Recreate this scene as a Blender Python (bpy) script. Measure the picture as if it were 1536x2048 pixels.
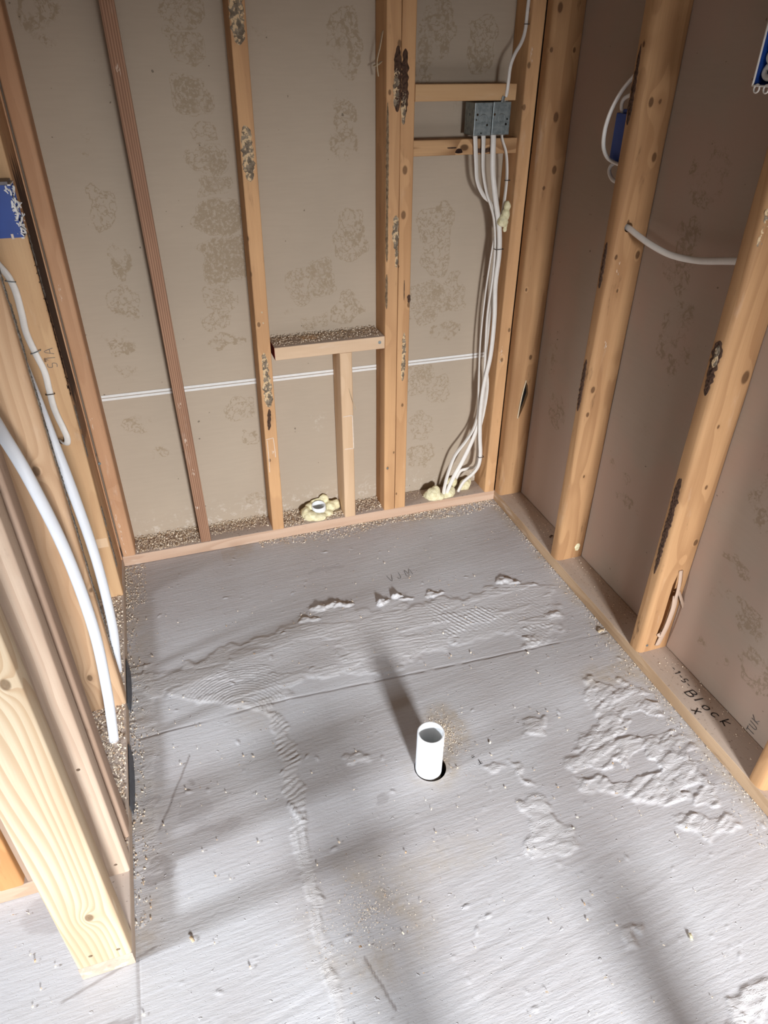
import bpy, bmesh, math, random
import numpy as np
from mathutils import Vector, Matrix, noise as mnoise

for o in list(bpy.data.objects): bpy.data.objects.remove(o)
SC = bpy.context.scene
COL = SC.collection
PI = math.pi

# ------------------------------------------------------------------ camera
CP = Vector((0.2341, -1.8943, 1.3527))
YAW, PITCH, ROLL, FPX = 0.3226, -0.5846, 0.0045, 1372.78
fw = Vector((math.sin(YAW)*math.cos(PITCH), math.cos(YAW)*math.cos(PITCH), math.sin(PITCH)))
rt = fw.cross(Vector((0, 0, 1))).normalized(); up = rt.cross(fw)
r2 = rt*math.cos(ROLL)+up*math.sin(ROLL); u2 = -rt*math.sin(ROLL)+up*math.cos(ROLL)
cam = bpy.data.cameras.new('camera')
cam.sensor_fit = 'HORIZONTAL'; cam.sensor_width = 36.0; cam.lens = FPX/1536*36.0
cam.clip_start = 0.02
co = bpy.data.objects.new('camera', cam); COL.objects.link(co)
co.matrix_world = Matrix(((r2.x, u2.x, -fw.x, CP.x), (r2.y, u2.y, -fw.y, CP.y), (r2.z, u2.z, -fw.z, CP.z), (0, 0, 0, 1)))
SC.camera = co

# ------------------------------------------------------------------ light and exposure
SC.view_settings.view_transform = 'Standard'; SC.view_settings.look = 'None'
SC.view_settings.gamma = 1.0; SC.view_settings.use_curve_mapping = False
SC.view_settings.exposure = 0.0
wd = bpy.data.worlds.new('world'); SC.world = wd; wd.use_nodes = True
wd.node_tree.nodes['Background'].inputs[0].default_value = (0.93, 0.95, 1.0, 1)
wd.node_tree.nodes['Background'].inputs[1].default_value = 0.18

def area(name, loc, target, sx, sy, power, color, spread=180):
    l = bpy.data.lights.new(name, 'AREA'); l.shape = 'RECTANGLE'; l.size = sx; l.size_y = sy
    l.energy = power; l.color = color; l.spread = math.radians(spread)
    o = bpy.data.objects.new(name, l); COL.objects.link(o); o.location = loc
    d = Vector(target)-Vector(loc); o.rotation_euler = d.to_track_quat('-Z', 'Y').to_euler()
    return o
area('window_daylight_rear', (0.62, -4.3, 1.12), (0.65, -2.42, -0.23), 0.38, 0.44, 82, (0.91, 0.95, 1.0), 84)
area('window_daylight_left', (-2.9, -1.56, 1.45), (0.2, -1.12, 0.0), 0.40, 0.36, 7.5, (0.84, 0.91, 1.0), 42)

# ------------------------------------------------------------------ helpers
def tag(o, label=None, cat=None, group=None, kind=None):
    if label: o['label'] = label
    if cat: o['category'] = cat
    if group: o['group'] = group
    if kind: o['kind'] = kind
    return o

def setparent(o, parent):
    o.parent = parent
    o.matrix_parent_inverse = parent.matrix_basis.inverted()

def mk(name, V, F, mat, origin=(0, 0, 0), parent=None, smooth=False, rot=None):
    me = bpy.data.meshes.new(name)
    og = Vector(origin)
    me.from_pydata([tuple(Vector(v)-og) for v in V], [], F); me.update()
    if mat: me.materials.append(mat)
    if smooth:
        for p in me.polygons: p.use_smooth = True
    o = bpy.data.objects.new(name, me); COL.objects.link(o); o.location = og
    if parent: setparent(o, parent)
    return o

def empty(name, loc):
    o = bpy.data.objects.new(name, None); COL.objects.link(o); o.location = loc
    o.empty_display_size = 0.02
    return o

def copy_tree(o, loc=None):
    c = o.copy(); COL.objects.link(c)
    if loc: c.location = loc
    for ch in o.children:
        d = ch.copy(); COL.objects.link(d); d.parent = c
        for g in ch.children:
            e = g.copy(); COL.objects.link(e); e.parent = d
    return c

class MB:
    def __init__(s): s.V = []; s.F = []
    def add(s, V, F):
        n = len(s.V); s.V += [tuple(v) for v in V]; s.F += [tuple(i+n for i in f) for f in F]
    def box(s, x0, x1, y0, y1, z0, z1):
        s.add([(x0,y0,z0),(x1,y0,z0),(x1,y1,z0),(x0,y1,z0),(x0,y0,z1),(x1,y0,z1),(x1,y1,z1),(x0,y1,z1)],
              [(0,3,2,1),(4,5,6,7),(0,1,5,4),(1,2,6,5),(2,3,7,6),(3,0,4,7)])
    def cyl(s, c, r, h, axis='z', n=20, r2=None):
        r2 = r if r2 is None else r2
        V = []
        for k, rr in ((0, r), (1, r2)):
            for i in range(n):
                a = 2*PI*i/n; p = (rr*math.cos(a), rr*math.sin(a), h*k)
                if axis == 'y': p = (p[0], p[2], -p[1])
                if axis == 'x': p = (p[2], p[0], p[1])
                V.append((c[0]+p[0], c[1]+p[1], c[2]+p[2]))
        F = [(i, (i+1) % n, n+(i+1) % n, n+i) for i in range(n)]
        F += [tuple(range(n-1, -1, -1)), tuple(range(n, 2*n))]
        s.add(V, F)
    def tube(s, pts, a, b=None, n=12, up=(0, -1, 0), sub=6, closed=True, twist=None):
        b = a if b is None else b
        P = spline(pts, sub); V = []; m = len(P)
        prev = Vector(up)
        for i, p in enumerate(P):
            t = (P[min(i+1, m-1)]-P[max(i-1, 0)]).normalized()
            w = (prev-t*prev.dot(t))
            w = w.normalized() if w.length > 1e-6 else t.orthogonal().normalized()
            prev = w; s1 = t.cross(w)
            tw = twist(i/(m-1)) if twist else 0
            for k in range(n):
                ph = 2*PI*k/n
                cx = a*math.cos(ph); cy = b*math.sin(ph)
                x = cx*math.cos(tw)-cy*math.sin(tw); y = cx*math.sin(tw)+cy*math.cos(tw)
                V.append(p+s1*x+w*y)
        F = [(i*n+k, i*n+(k+1) % n, (i+1)*n+(k+1) % n, (i+1)*n+k) for i in range(m-1) for k in range(n)]
        F += [tuple(range(n-1, -1, -1)), tuple((m-1)*n+k for k in range(n))]
        s.add(V, F)
    def build(s, name, mat, origin=(0, 0, 0), parent=None, smooth=False):
        return mk(name, s.V, s.F, mat, origin, parent, smooth)

def spline(pts, sub):
    P = [Vector(p) for p in pts]; out = []
    n = len(P)
    for i in range(n-1):
        p0 = P[max(i-1, 0)]; p1 = P[i]; p2 = P[i+1]; p3 = P[min(i+2, n-1)]
        for k in range(sub):
            t = k/sub
            out.append(0.5*((2*p1)+(p2-p0)*t+(2*p0-5*p1+4*p2-p3)*t*t+(3*p1-p0-3*p2+p3)*t**3))
    out.append(P[-1])
    return out

def section(w, d, radii, n=4):
    """rounded rectangle x 0..w, y 0..d ; corner radii in order (0,0),(w,0),(w,d),(0,d)"""
    cs = [((0, 0), PI), ((w, 0), 1.5*PI), ((w, d), 0), ((0, d), PI/2)]
    out = []
    for ((cx, cy), a0), r in zip(cs, radii):
        ox = cx+(r if cx == 0 else -r); oy = cy+(r if cy == 0 else -r)
        for k in range(n+1):
            a = a0+PI/2*k/n
            out.append((ox+r*math.cos(a), oy+r*math.sin(a)))
    return out

def board(name, loc, L, w, d, mat, radii=(.0025,)*4, wob=.0006, seed=0, lean=(0, 0), axis='z', wane=0, step=.03, parent=None):
    """dimension lumber: local x = width, y = depth, z = length; axis 'x'/'y' turns the length"""
    n = max(2, int(L/step)); V = []; S0 = section(w, d, radii)
    m = len(S0)
    for i in range(n+1):
        z = L*i/n
        for (x, y) in S0:
            q = mnoise.noise(Vector((x*25+seed*7.3, y*25, z*3.1)))
            q2 = mnoise.noise(Vector((seed*3.7+x*8, y*8+4, z*9.0)))
            nx = x/w-.5; ny = y/d-.5
            V.append(Vector((x+nx*wob*2*q+lean[0]*z/L, y+ny*wob*2*q2+lean[1]*z/L, z)))
    if wane:
        for i in range(n+1):
            z = L*i/n
            k = max(0., mnoise.noise(Vector((seed*1.9, 3.3, z*4.5)))+.1)*wane
            for j in range(5):            # first corner (0,0)
                v = V[i*m+j]; c = Vector((w*.5, d*.5, v.z)); V[i*m+j] = v+(c-v)*k
    if axis == 'x': V = [Vector((v.z, v.y, v.x)) for v in V]
    if axis == 'y': V = [Vector((v.x, v.z, v.y)) for v in V]
    F = [(i*m+k, i*m+(k+1) % m, (i+1)*m+(k+1) % m, (i+1)*m+k) for i in range(n) for k in range(m)]
    F += [tuple(range(m-1, -1, -1)), tuple(n*m+k for k in range(m))]
    if axis in 'xy': F = [tuple(reversed(f)) for f in F]
    me = bpy.data.meshes.new(name); me.from_pydata([tuple(v) for v in V], [], F); me.update()
    me.materials.append(mat)
    for p in me.polygons: p.use_smooth = len(p.vertices) == 4
    o = bpy.data.objects.new(name, me); COL.objects.link(o); o.location = loc
    md = o.modifiers.new('edge', 'EDGE_SPLIT'); md.split_angle = math.radians(40)
    if parent: setparent(o, parent)
    return o

def carve(o, cutters):
    """real holes: subtract the cutter shapes, keep the result as the mesh"""
    cm = bpy.data.meshes.new('cut'); cm.from_pydata(cutters.V, [], cutters.F); cm.update()
    bmc = bmesh.new(); bmc.from_mesh(cm); bmesh.ops.recalc_face_normals(bmc, faces=bmc.faces); bmc.to_mesh(cm); bmc.free()
    c = bpy.data.objects.new('cut', cm); COL.objects.link(c)
    mods = [(m.type) for m in o.modifiers]
    for m in list(o.modifiers): o.modifiers.remove(m)
    c.matrix_world = Matrix.Identity(4)
    md = o.modifiers.new('b', 'BOOLEAN'); md.operation = 'DIFFERENCE'; md.object = c; md.solver = 'EXACT'
    bpy.context.view_layer.update()
    dg = bpy.context.evaluated_depsgraph_get()
    me = bpy.data.meshes.new_from_object(o.evaluated_get(dg))
    o.modifiers.clear(); o.data = me
    bpy.data.objects.remove(c); bpy.data.meshes.remove(cm)
    if 'EDGE_SPLIT' in mods:
        m2 = o.modifiers.new('edge', 'EDGE_SPLIT'); m2.split_angle = math.radians(40)

# ------------------------------------------------------------------ materials
class N:
    def __init__(s, name):
        s.m = bpy.data.materials.new(name); s.m.use_nodes = True; s.t = s.m.node_tree
        s.b = s.t.nodes['Principled BSDF']; s.tc = s.t.nodes.new('ShaderNodeTexCoord')
    def new(s, typ, **kw):
        n = s.t.nodes.new(typ)
        for k, v in kw.items(): setattr(n, k, v)
        return n
    def link(s, a, b): s.t.links.new(a, b)
    def val(s, sock, v):
        if isinstance(v, (int, float)): sock.default_value = v
        elif isinstance(v, tuple): sock.default_value = v if len(v) != 3 or sock.type != 'RGBA' else v+(1,)
        else: s.link(v, sock)
    def math(s, op, a, b=None, c=None, clamp=False):
        n = s.new('ShaderNodeMath', operation=op, use_clamp=clamp)
        s.val(n.inputs[0], a)
        if b is not None: s.val(n.inputs[1], b)
        if c is not None: s.val(n.inputs[2], c)
        return n.outputs[0]
    def vmath(s, op, a, b=None):
        n = s.new('ShaderNodeVectorMath', operation=op); s.val(n.inputs[0], a)
        if b is not None: s.val(n.inputs[1], b)
        return n.outputs['Value'] if op in ('LENGTH', 'DISTANCE') else n.outputs[0]
    def mix(s, f, a, b, mode='MIX'):
        n = s.new('ShaderNodeMix', data_type='RGBA', blend_type=mode)
        s.val(n.inputs[0], f); s.val(n.inputs[6], a); s.val(n.inputs[7], b)
        return n.outputs[2]
    def noise(s, vec, scale, detail=3, rough=.5, dist=0, out=0):
        n = s.new('ShaderNodeTexNoise'); s.val(n.inputs['Vector'], vec); n.inputs['Scale'].default_value = scale
        n.inputs['Detail'].default_value = detail; n.inputs['Roughness'].default_value = rough
        n.inputs['Distortion'].default_value = dist
        return n.outputs[out]
    def ramp(s, f, a, b, lo=0., hi=1.):
        n = s.new('ShaderNodeMapRange', interpolation_type='SMOOTHSTEP'); s.val(n.inputs[0], f)
        n.inputs[1].default_value = a; n.inputs[2].default_value = b
        n.inputs[3].default_value = lo; n.inputs[4].default_value = hi
        return n.outputs[0]
    def attr(s, name):
        n = s.new('ShaderNodeAttribute'); n.attribute_name = name; return n.outputs['Fac']
    def bump(s, h, strength=.5, dist=.002, prev=None):
        n = s.new('ShaderNodeBump'); n.inputs['Strength'].default_value = strength
        n.inputs['Distance'].default_value = dist; s.val(n.inputs['Height'], h)
        if prev is not None: s.link(prev, n.inputs['Normal'])
        return n.outputs[0]
    def done(s, col, rough=.7, normal=None, spec=.3, metal=0):
        s.val(s.b.inputs['Base Color'], col); s.val(s.b.inputs['Roughness'], rough)
        s.b.inputs['Specular IOR Level'].default_value = spec; s.b.inputs['Metallic'].default_value = metal
        if normal is not None: s.link(normal, s.b.inputs['Normal'])
        return s.m

def srgb(r, g, b):
    f = lambda c: ((c/255+.055)/1.055)**2.4 if c > 10.3 else c/255/12.92
    return (f(r), f(g), f(b))

def wood(name, light, dark, axis='z', ringn=8.0, contrast=.5, knots=(), auto=.5, dust=0., dirt=.25, off=(0, 0, 0), smear=None, rough=.72, wash=.12, lin=0., pins=0.):
    """sawn softwood: growth-ring contours drawn out along the board, knots that bend them, fibres, dirt"""
    n = N(name)
    perm = {'z': (1, 1, 1), 'x': 1, 'y': 1}
    sep = n.new('ShaderNodeSeparateXYZ'); n.link(n.tc.outputs['Object'], sep.inputs[0])
    cmb = n.new('ShaderNodeCombineXYZ')
    order = {'z': (0, 1, 2), 'x': (2, 1, 0), 'y': (0, 2, 1)}[axis]     # -> (width, depth, length)
    for i, k in enumerate(order): n.link(sep.outputs[k], cmb.inputs[i])
    P = cmb.outputs[0]
    oi = n.new('ShaderNodeObjectInfo')
    rnd = n.math('MULTIPLY', oi.outputs['Random'], 17.0)
    sh = n.new('ShaderNodeCombineXYZ'); n.link(rnd, sh.inputs[0]); n.link(rnd, sh.inputs[2]); n.val(sh.inputs[1], float(off[0]))
    Q = n.vmath('ADD', P, sh.outputs[0])
    S = n.vmath('MULTIPLY', Q, (9., 9., .85))
    base = n.noise(S, 1.0, 2, .45)
    g = n.math('MULTIPLY', base, ringn)
    if lin:
        sx0 = n.new('ShaderNodeSeparateXYZ'); n.link(P, sx0.inputs[0])
        g = n.math('ADD', g, n.math('MULTIPLY', sx0.outputs[0], lin))
    # knots placed by hand (width, depth, length, radius, lift)
    kmask = None
    for (kx, ky, kz, kr, kl) in knots:
        dv = n.vmath('MULTIPLY', n.vmath('SUBTRACT', P, (kx, ky, kz)), (1/kr, .35/kr, .62/kr))
        d = n.vmath('LENGTH', dv)
        g = n.math('ADD', g, n.math('DIVIDE', kl, n.math('ADD', 1.0, n.math('MULTIPLY', n.math('POWER', d, 2.0), .55))))
        k = n.ramp(d, .95, .55)
        kmask = k if kmask is None else n.math('MAXIMUM', kmask, k)
    if auto > 0:
        vo = n.new('ShaderNodeTexVoronoi'); n.val(vo.inputs['Vector'], n.vmath('MULTIPLY', Q, (8., 8., 5.5))); vo.inputs['Scale'].default_value = 1.0
        d = vo.outputs['Distance']
        g = n.math('ADD', g, n.math('DIVIDE', 1.1, n.math('ADD', 1.0, n.math('MULTIPLY', n.math('POWER', n.math('MULTIPLY', d, 9.), 2.0), .6))))
        k = n.ramp(n.math('ADD', d, n.math('MULTIPLY', n.noise(Q, 90, 1), .05)), .065+.05*auto, .035+.045*auto)
        kmask = k if kmask is None else n.math('MAXIMUM', kmask, k)
    if pins > 0:
        vo = n.new('ShaderNodeTexVoronoi'); n.val(vo.inputs['Vector'], n.vmath('MULTIPLY', n.vmath('ADD', Q, (3., 1., 4.)), (15., 15., 9.))); vo.inputs['Scale'].default_value = 1.0
        dd = n.math('ADD', vo.outputs['Distance'], n.math('MULTIPLY', n.noise(Q, 150, 2), .06))
        k = n.math('MULTIPLY', n.ramp(dd, .075+.09*pins, .05+.07*pins), 1.1)
        kmask = k if kmask is None else n.math('MAXIMUM', kmask, k)
    fr = n.math('FRACT', g)
    late = n.math('MULTIPLY', n.ramp(fr, .25, .86), n.ramp(fr, 1.0, .93))
    fib = n.noise(n.vmath('MULTIPLY', Q, (260., 260., 7.)), 1.0, 4, .6)
    saw = n.noise(n.vmath('MULTIPLY', Q, (8., 8., 420.)), 1.0, 2, .5)
    col = n.mix(n.math('MULTIPLY', late, contrast), light, dark)
    tone = n.noise(n.vmath('MULTIPLY', Q, (14., 14., 1.6)), 1.0, 3, .5)
    col = n.mix(n.ramp(tone, .40, .68, 0, .75), col, n.mix(.6, col, dark))
    col = n.mix(n.ramp(fib, .3, .7, .28, 0), col, n.mix(.55, col, dark))
    if kmask is not None:
        kd = tuple(c*.26 for c in dark)
        col = n.mix(n.math('MULTIPLY', kmask, .85), col, n.mix(n.noise(Q, 260, 2), kd, tuple(c*.6 for c in dark)))
    # handling dirt and chalky plaster smears (worn patches with their own shape)
    dn = n.noise(n.vmath('MULTIPLY', Q, (30., 30., 7.)), 1.0, 5, .65)
    col = n.mix(n.ramp(dn, .60, .74, 0, dirt), col, srgb(92, 66, 44))
    wn = n.noise(n.vmath('MULTIPLY', n.vmath('ADD', Q, (5., 9., 2.)), (22., 22., 5.)), 1.0, 5, .62)
    col = n.mix(n.ramp(wn, .60, .72, 0, wash*2.2), col, srgb(222, 205, 188))
    if smear:      # list of (length pos, half length, colour, strength)
        for (z0, hz, c, st) in smear:
            spz = n.new('ShaderNodeSeparateXYZ'); n.link(P, spz.inputs[0])
            dz = n.math('ABSOLUTE', n.math('DIVIDE', n.math('SUBTRACT', spz.outputs[2], z0), hz))
            rag = n.math('ADD', dz, n.math('MULTIPLY', n.math('SUBTRACT', n.noise(n.vmath('MULTIPLY', Q, (60., 60., 12.)), 1., 4, .6), .5), .9))
            col = n.mix(n.ramp(rag, 1.05, .8, 0, st), col, c)
    if dust > 0:
        geo = n.new('ShaderNodeNewGeometry'); s2 = n.new('ShaderNodeSeparateXYZ'); n.link(geo.outputs['Normal'], s2.inputs[0])
        top = n.ramp(s2.outputs[2], .75, .95)
        dn2 = n.noise(n.vmath('MULTIPLY', Q, (20., 20., 6.)), 1.0, 5, .6)
        col = n.mix(n.math('MULTIPLY', top, n.ramp(dn2, .25, .6, dust*.7, dust)), col, srgb(182, 166, 154))
        col = n.mix(n.math('MULTIPLY', top, n.ramp(n.noise(Q, 130, 3), .62, .68, 0, .5)), col, srgb(92, 74, 60))
    h = n.math('ADD', n.math('MULTIPLY', fib, .6), n.math('MULTIPLY', saw, .35))
    h = n.math('ADD', h, n.math('MULTIPLY', late, .25))
    return n.done(col, rough, n.bump(h, .35, .0012), .25)

def plain(name, c, rough=.5, spec=.4, metal=0, var=.08, scale=60, bump=0, c2=None):
    n = N(name)
    f = n.noise(n.tc.outputs['Object'], scale, 4, .6)
    d = c2 if c2 else tuple(x*(1-var*3) for x in c)
    col = n.mix(n.ramp(f, .35, .7), c, d)
    return n.done(col, rough, n.bump(f, bump, .002) if bump else None, spec, metal)

TAN = srgb(214, 160, 108); TAND = srgb(168, 108, 62)
M = {}
M['stud'] = wood('stud_pine', srgb(206, 168, 126), srgb(172, 130, 92), contrast=.30, auto=.15, pins=.15, dirt=.35, wash=.08, ringn=7)
M['stud_orange'] = wood('stud_orange', srgb(198, 154, 118), srgb(166, 120, 86), contrast=.28, auto=.1, pins=.1, dirt=.3, wash=.14)
M['stud_right'] = wood('stud_right', srgb(182, 140, 98), srgb(134, 92, 58), contrast=.34, auto=.3, pins=.5, dirt=.8, wash=.06, ringn=7)
M['stud_dark'] = wood('stud_dark', srgb(172, 132, 104), srgb(122, 86, 66), contrast=.8, ringn=5, lin=170., auto=.0, dirt=.2, wash=.08)
M['cripple'] = wood('cripple_pine', srgb(214, 182, 148), srgb(190, 152, 114), contrast=.22, auto=.08, dirt=.12, wash=.10)
M['plate_back'] = wood('plate_back', srgb(200, 170, 146), srgb(174, 138, 112), axis='x', contrast=.45, auto=.1, dust=.92, dirt=.3, wash=.3)
M['plate_right'] = wood('plate_right', srgb(190, 160, 128), srgb(156, 124, 92), axis='y', contrast=.4, auto=.2, dust=.75, dirt=.5, wash=.25)
M['plate_left'] = wood('plate_left', srgb(190, 172, 154), srgb(160, 136, 116), axis='y', contrast=.35, auto=.1, dust=.8, dirt=.4, wash=.3)
M['block'] = wood('blocking_pine', srgb(204, 164, 120), srgb(176, 132, 90), axis='x', contrast=.3, auto=.05, dirt=.15, wash=.05, ringn=6)
M['block_knot'] = wood('blocking_knotty', srgb(200, 158, 114), srgb(128, 88, 54), axis='x', contrast=.7, auto=.0, ringn=8, knots=[(.018, 0, .150, .010, 1.6), (.012, 0, .225, .008, 1.2)])
M['shelf'] = wood('shelf_pine', srgb(218, 188, 156), srgb(194, 158, 124), axis='x', contrast=.22, auto=.08, dust=.85, dirt=.15, wash=.10)
M['end'] = wood('end_post_pine', srgb(208, 191, 164), srgb(174, 142, 108), contrast=.60, ringn=7, lin=95., auto=0, dirt=.05, wash=.0,
                knots=[(.050, 0, .145, .0085, 3.2), (.073, 0, .683, .008, 2.6)])
M['pink'] = wood('stud_pinkish', srgb(208, 186, 164), srgb(170, 142, 120), contrast=.5, ringn=6, lin=60., auto=.2, dirt=.35, wash=.08)
M['brown'] = wood('stud_brown', srgb(178, 152, 132), srgb(146, 118, 96), contrast=.3, auto=.25, pins=.2, dirt=.45, wash=.06)
M['knotty'] = wood('stud_knotty', srgb(198, 164, 130), srgb(166, 128, 94), contrast=.45, ringn=8, lin=50., auto=.2, dirt=.2, wash=.06,
                   knots=[(.055, 0, .66, .009, 3.), (.067, 0, .36, .008, 2.), (.03, 0, .11, .008, 2.)])
def knotted(key, name, kn, **kw):
    a_ = dict(contrast=.34, auto=.1, pins=.3, dirt=.8, wash=.06, ringn=7); a_.update(kw)
    M[key] = wood(name, srgb(184, 142, 100), srgb(134, 92, 58), knots=kn, **a_)
def kk(l, lift=.7): return [(x, y, z, r, lift) for (x, y, z, r) in l]
knotted('r0', 'stud_right_corner', kk([(0.042,0,1.184,.010),(0.057,0,1.057,.009),(0.016,0,1.42,.009),(0.071,0,1.333,.005),(0.006,0,1.333,.005),(0.013,0,.732,.0045),(0.057,0,.514,.007)]))
knotted('r1', 'stud_right_bored', kk([(0.031,0,1.237,.008),(0.067,0,1.13,.008),(0.075,0,.918,.008),(0.036,0,.835,.004),(0.018,0,.574,.008),(0.016,0,.501,.006),(0.042,0,.30,.004)]))
knotted('r2', 'stud_right_torn', kk([(0.072,0,.768,.012),(0.078,0,.346,.008),(0.058,0,.505,.005),(0.04,0,.66,.004),(0.03,0,1.2,.008)]))
M['s2'] = wood('stud_knots_a', srgb(208, 162, 116), srgb(170, 126, 88), contrast=.30, auto=.1, pins=.1, dirt=.4, wash=.08, ringn=7, knots=kk([(.012,0,.921,.006),(.010,0,.831,.007),(.020,0,.694,.006),(.013,0,.264,.005)]))
M['dl'] = wood('stud_knots_b', srgb(208, 162, 116), srgb(168, 124, 86), contrast=.30, auto=.1, pins=.1, dirt=.5, wash=.08, ringn=7, knots=kk([(.034,0,1.343,.007),(.010,0,1.243,.005),(.033,0,.223,.004),(.012,0,.167,.005)]))
M['dr'] = wood('stud_knots_c', srgb(208, 162, 116), srgb(166, 120, 80), contrast=.34, auto=.1, pins=.1, dirt=.35, wash=.08, ringn=7, knots=kk([(.014,0,1.067,.009),(.012,0,.956,.009),(.034,0,.709,.007),(.02,0,.39,.005)]))
M['c1'] = wood('stud_knots_d', srgb(208, 162, 116), srgb(170, 126, 86), contrast=.30, auto=.1, pins=.15, dirt=.4, wash=.08, ringn=7, knots=kk([(.004,0,1.206,.006),(.015,0,.501,.006),(.03,0,.598,.006),(.006,0,1.3,.006)]))
M['bark'] = wood('barky_wane', srgb(196, 154, 114), srgb(150, 108, 74), contrast=.4, auto=.2, dirt=.4,
                 smear=[(.84, .30, srgb(52, 34, 28), .97), (.52, .06, srgb(84, 58, 44), .6)])
M['mortar'] = plain('mortar_grey', srgb(128, 120, 110), .9, .2, var=.2, scale=140, bump=.8, c2=srgb(88, 80, 70))
def gluem():
    n = N('adhesive_residue'); P = n.tc.outputs['Object']
    a = n.noise(P, 60, 4, .65); b = n.noise(P, 75, 4, .65)
    col = n.mix(n.ramp(a, .38, .62), srgb(106, 92, 76), srgb(150, 134, 114))
    col = n.mix(n.ramp(b, .50, .56), col, srgb(212, 182, 142))
    return n.done(col, .85, n.bump(a, .9, .004), .2)
M['glue'] = gluem()
M['scar'] = plain('scarred_wood', srgb(140, 118, 92), .9, .15, var=.2, scale=70, bump=.8, c2=srgb(88, 70, 54))
M['glue_dark'] = plain('residue_dark', srgb(92, 68, 54), .9, .15, var=.2, scale=160, bump=.8, c2=srgb(54, 40, 32))
M['bark_dark'] = plain('bark_dark', srgb(56, 38, 32), .95, .1, var=.2, scale=120, bump=.8, c2=srgb(34, 24, 22))
M['chalk'] = plain('chalk_white', srgb(226, 206, 186), .9, .1, var=.05, bump=.3)
M['pvc'] = plain('pvc_white', (.82, .83, .83), .28, .5, var=.01, scale=20)
M['pex'] = plain('pex_white', (.70, .71, .73), .32, .5, var=.01, scale=20)
M['cable'] = plain('cable_jacket', srgb(226, 218, 208), .42, .45, var=.02, scale=40)
M['steel'] = plain('galvanised_steel', srgb(150, 156, 154), .42, .5, metal=.75, var=.1, scale=90, c2=srgb(118, 126, 126))
M['steel_side'] = M['steel']
M['dark'] = plain('dark_hole', (.012, .011, .010), .9, .1)
M['wire_dark'] = plain('staple_dark', srgb(84, 74, 66), .5, .5, metal=.6)
M['blue'] = plain('box_blue', srgb(22, 62, 140), .42, .5, var=.04, scale=30)
M['plaster'] = plain('plaster_chip', srgb(232, 228, 222), .9, .15, var=.04, scale=90, bump=.6)
M['red'] = plain('red_paint', srgb(140, 40, 44), .8, .2, var=.15)
M['ink'] = plain('ink', srgb(50, 44, 42), .8, .1)
M['pencil'] = plain('pencil', srgb(110, 104, 100), .8, .1)
M['wpeel'] = plain('raw_splinter', srgb(206, 184, 152), .8, .2, var=.06, scale=50, bump=.4)
M['plate_metal'] = plain('nail_plate', srgb(88, 92, 100), .45, .5, metal=.5, var=.06)
def foamm():
    n = N('spray_foam'); P = n.tc.outputs['Object']
    a = n.noise(P, 75, 4, .6)
    col = n.mix(n.ramp(a, .35, .7), srgb(236, 226, 188), srgb(214, 202, 158))
    return n.done(col, .75, n.bump(n.noise(P, 160, 4, .6), .7, .003), .3)
M['foam'] = foamm()
def chipm():
    n = N('sawdust'); oi = n.attr('tone')
    col = n.mix(oi, srgb(253, 238, 214), srgb(196, 162, 126))
    return n.done(col, .85, None, .15)
M['chip'] = chipm()

# drywall back paper
def paperm(name, tint):
    n = N(name); P = n.tc.outputs['Object']
    a = n.noise(P, 3.0, 3, .5); f = n.noise(n.vmath('MULTIPLY', P, (14., 14., 150.)), 1.0, 3, .6)
    col = n.mix(n.ramp(a, .3, .7), tint, tuple(c*.93 for c in tint))
    col = n.mix(n.ramp(f, .35, .65, 0, .12), col, tuple(c*.8 for c in tint))
    if 'right' in name: col = n.mix(n.ramp(n.noise(P, 2.2, 4, .6), .42, .58), col, srgb(174, 148, 130))
    mk_ = n.attr('mark')
    w = n.vmath('ADD', P, n.vmath('MULTIPLY', n.noise(P, 16, 2, .5, out=1), (.035, .035, .035)))
    n1 = n.noise(w, 15, 3, .6)
    mm = n.math('ADD', mk_, n.math('MULTIPLY', n.math('SUBTRACT', n1, .5), 1.1))
    worm = n.ramp(n.math('ABSOLUTE', n.math('SUBTRACT', n.noise(w, 62, 3, .6), .5)), .034, .018)
    worm = n.math('MULTIPLY', worm, n.ramp(mm, .22, .42))
    rim = n.math('MULTIPLY', n.ramp(n.math('ABSOLUTE', n.math('SUBTRACT', mm, .40)), .05, .02), n.ramp(n.noise(P, 90, 2), .42, .52))
    fill = n.math('MULTIPLY', n.ramp(mm, .72, .90), n.ramp(n.noise(P, 120, 4, .7), .44, .52))
    m1 = n.math('MAXIMUM', n.math('MAXIMUM', worm, rim), fill)
    m1 = n.math('MULTIPLY', m1, n.ramp(mk_, .09, .25))
    col = n.mix(n.math('MULTIPLY', m1, .85), col, tuple(c*k for c, k in zip(tint, (.72, .68, .60))))
    fly = n.ramp(n.noise(P, 70, 1, .5), .79, .81)
    col = n.mix(n.math('MULTIPLY', fly, .6), col, srgb(70, 58, 48))
    low = n.attr('scuff')
    col = n.mix(n.math('MULTIPLY', low, n.ramp(n.noise(P, 60, 4, .7), .52, .66, 0, .55)), col, srgb(216, 206, 194))
    return n.done(col, .88, n.bump(f, .12, .001), .15)
M['paper'] = paperm('drywall_back_paper', srgb(180, 163, 143))
M['paper_r'] = paperm('drywall_back_paper_right', srgb(172, 152, 134))
M['tape'] = plain('white_tape', srgb(226, 222, 216), .7, .2, var=.02)

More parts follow.
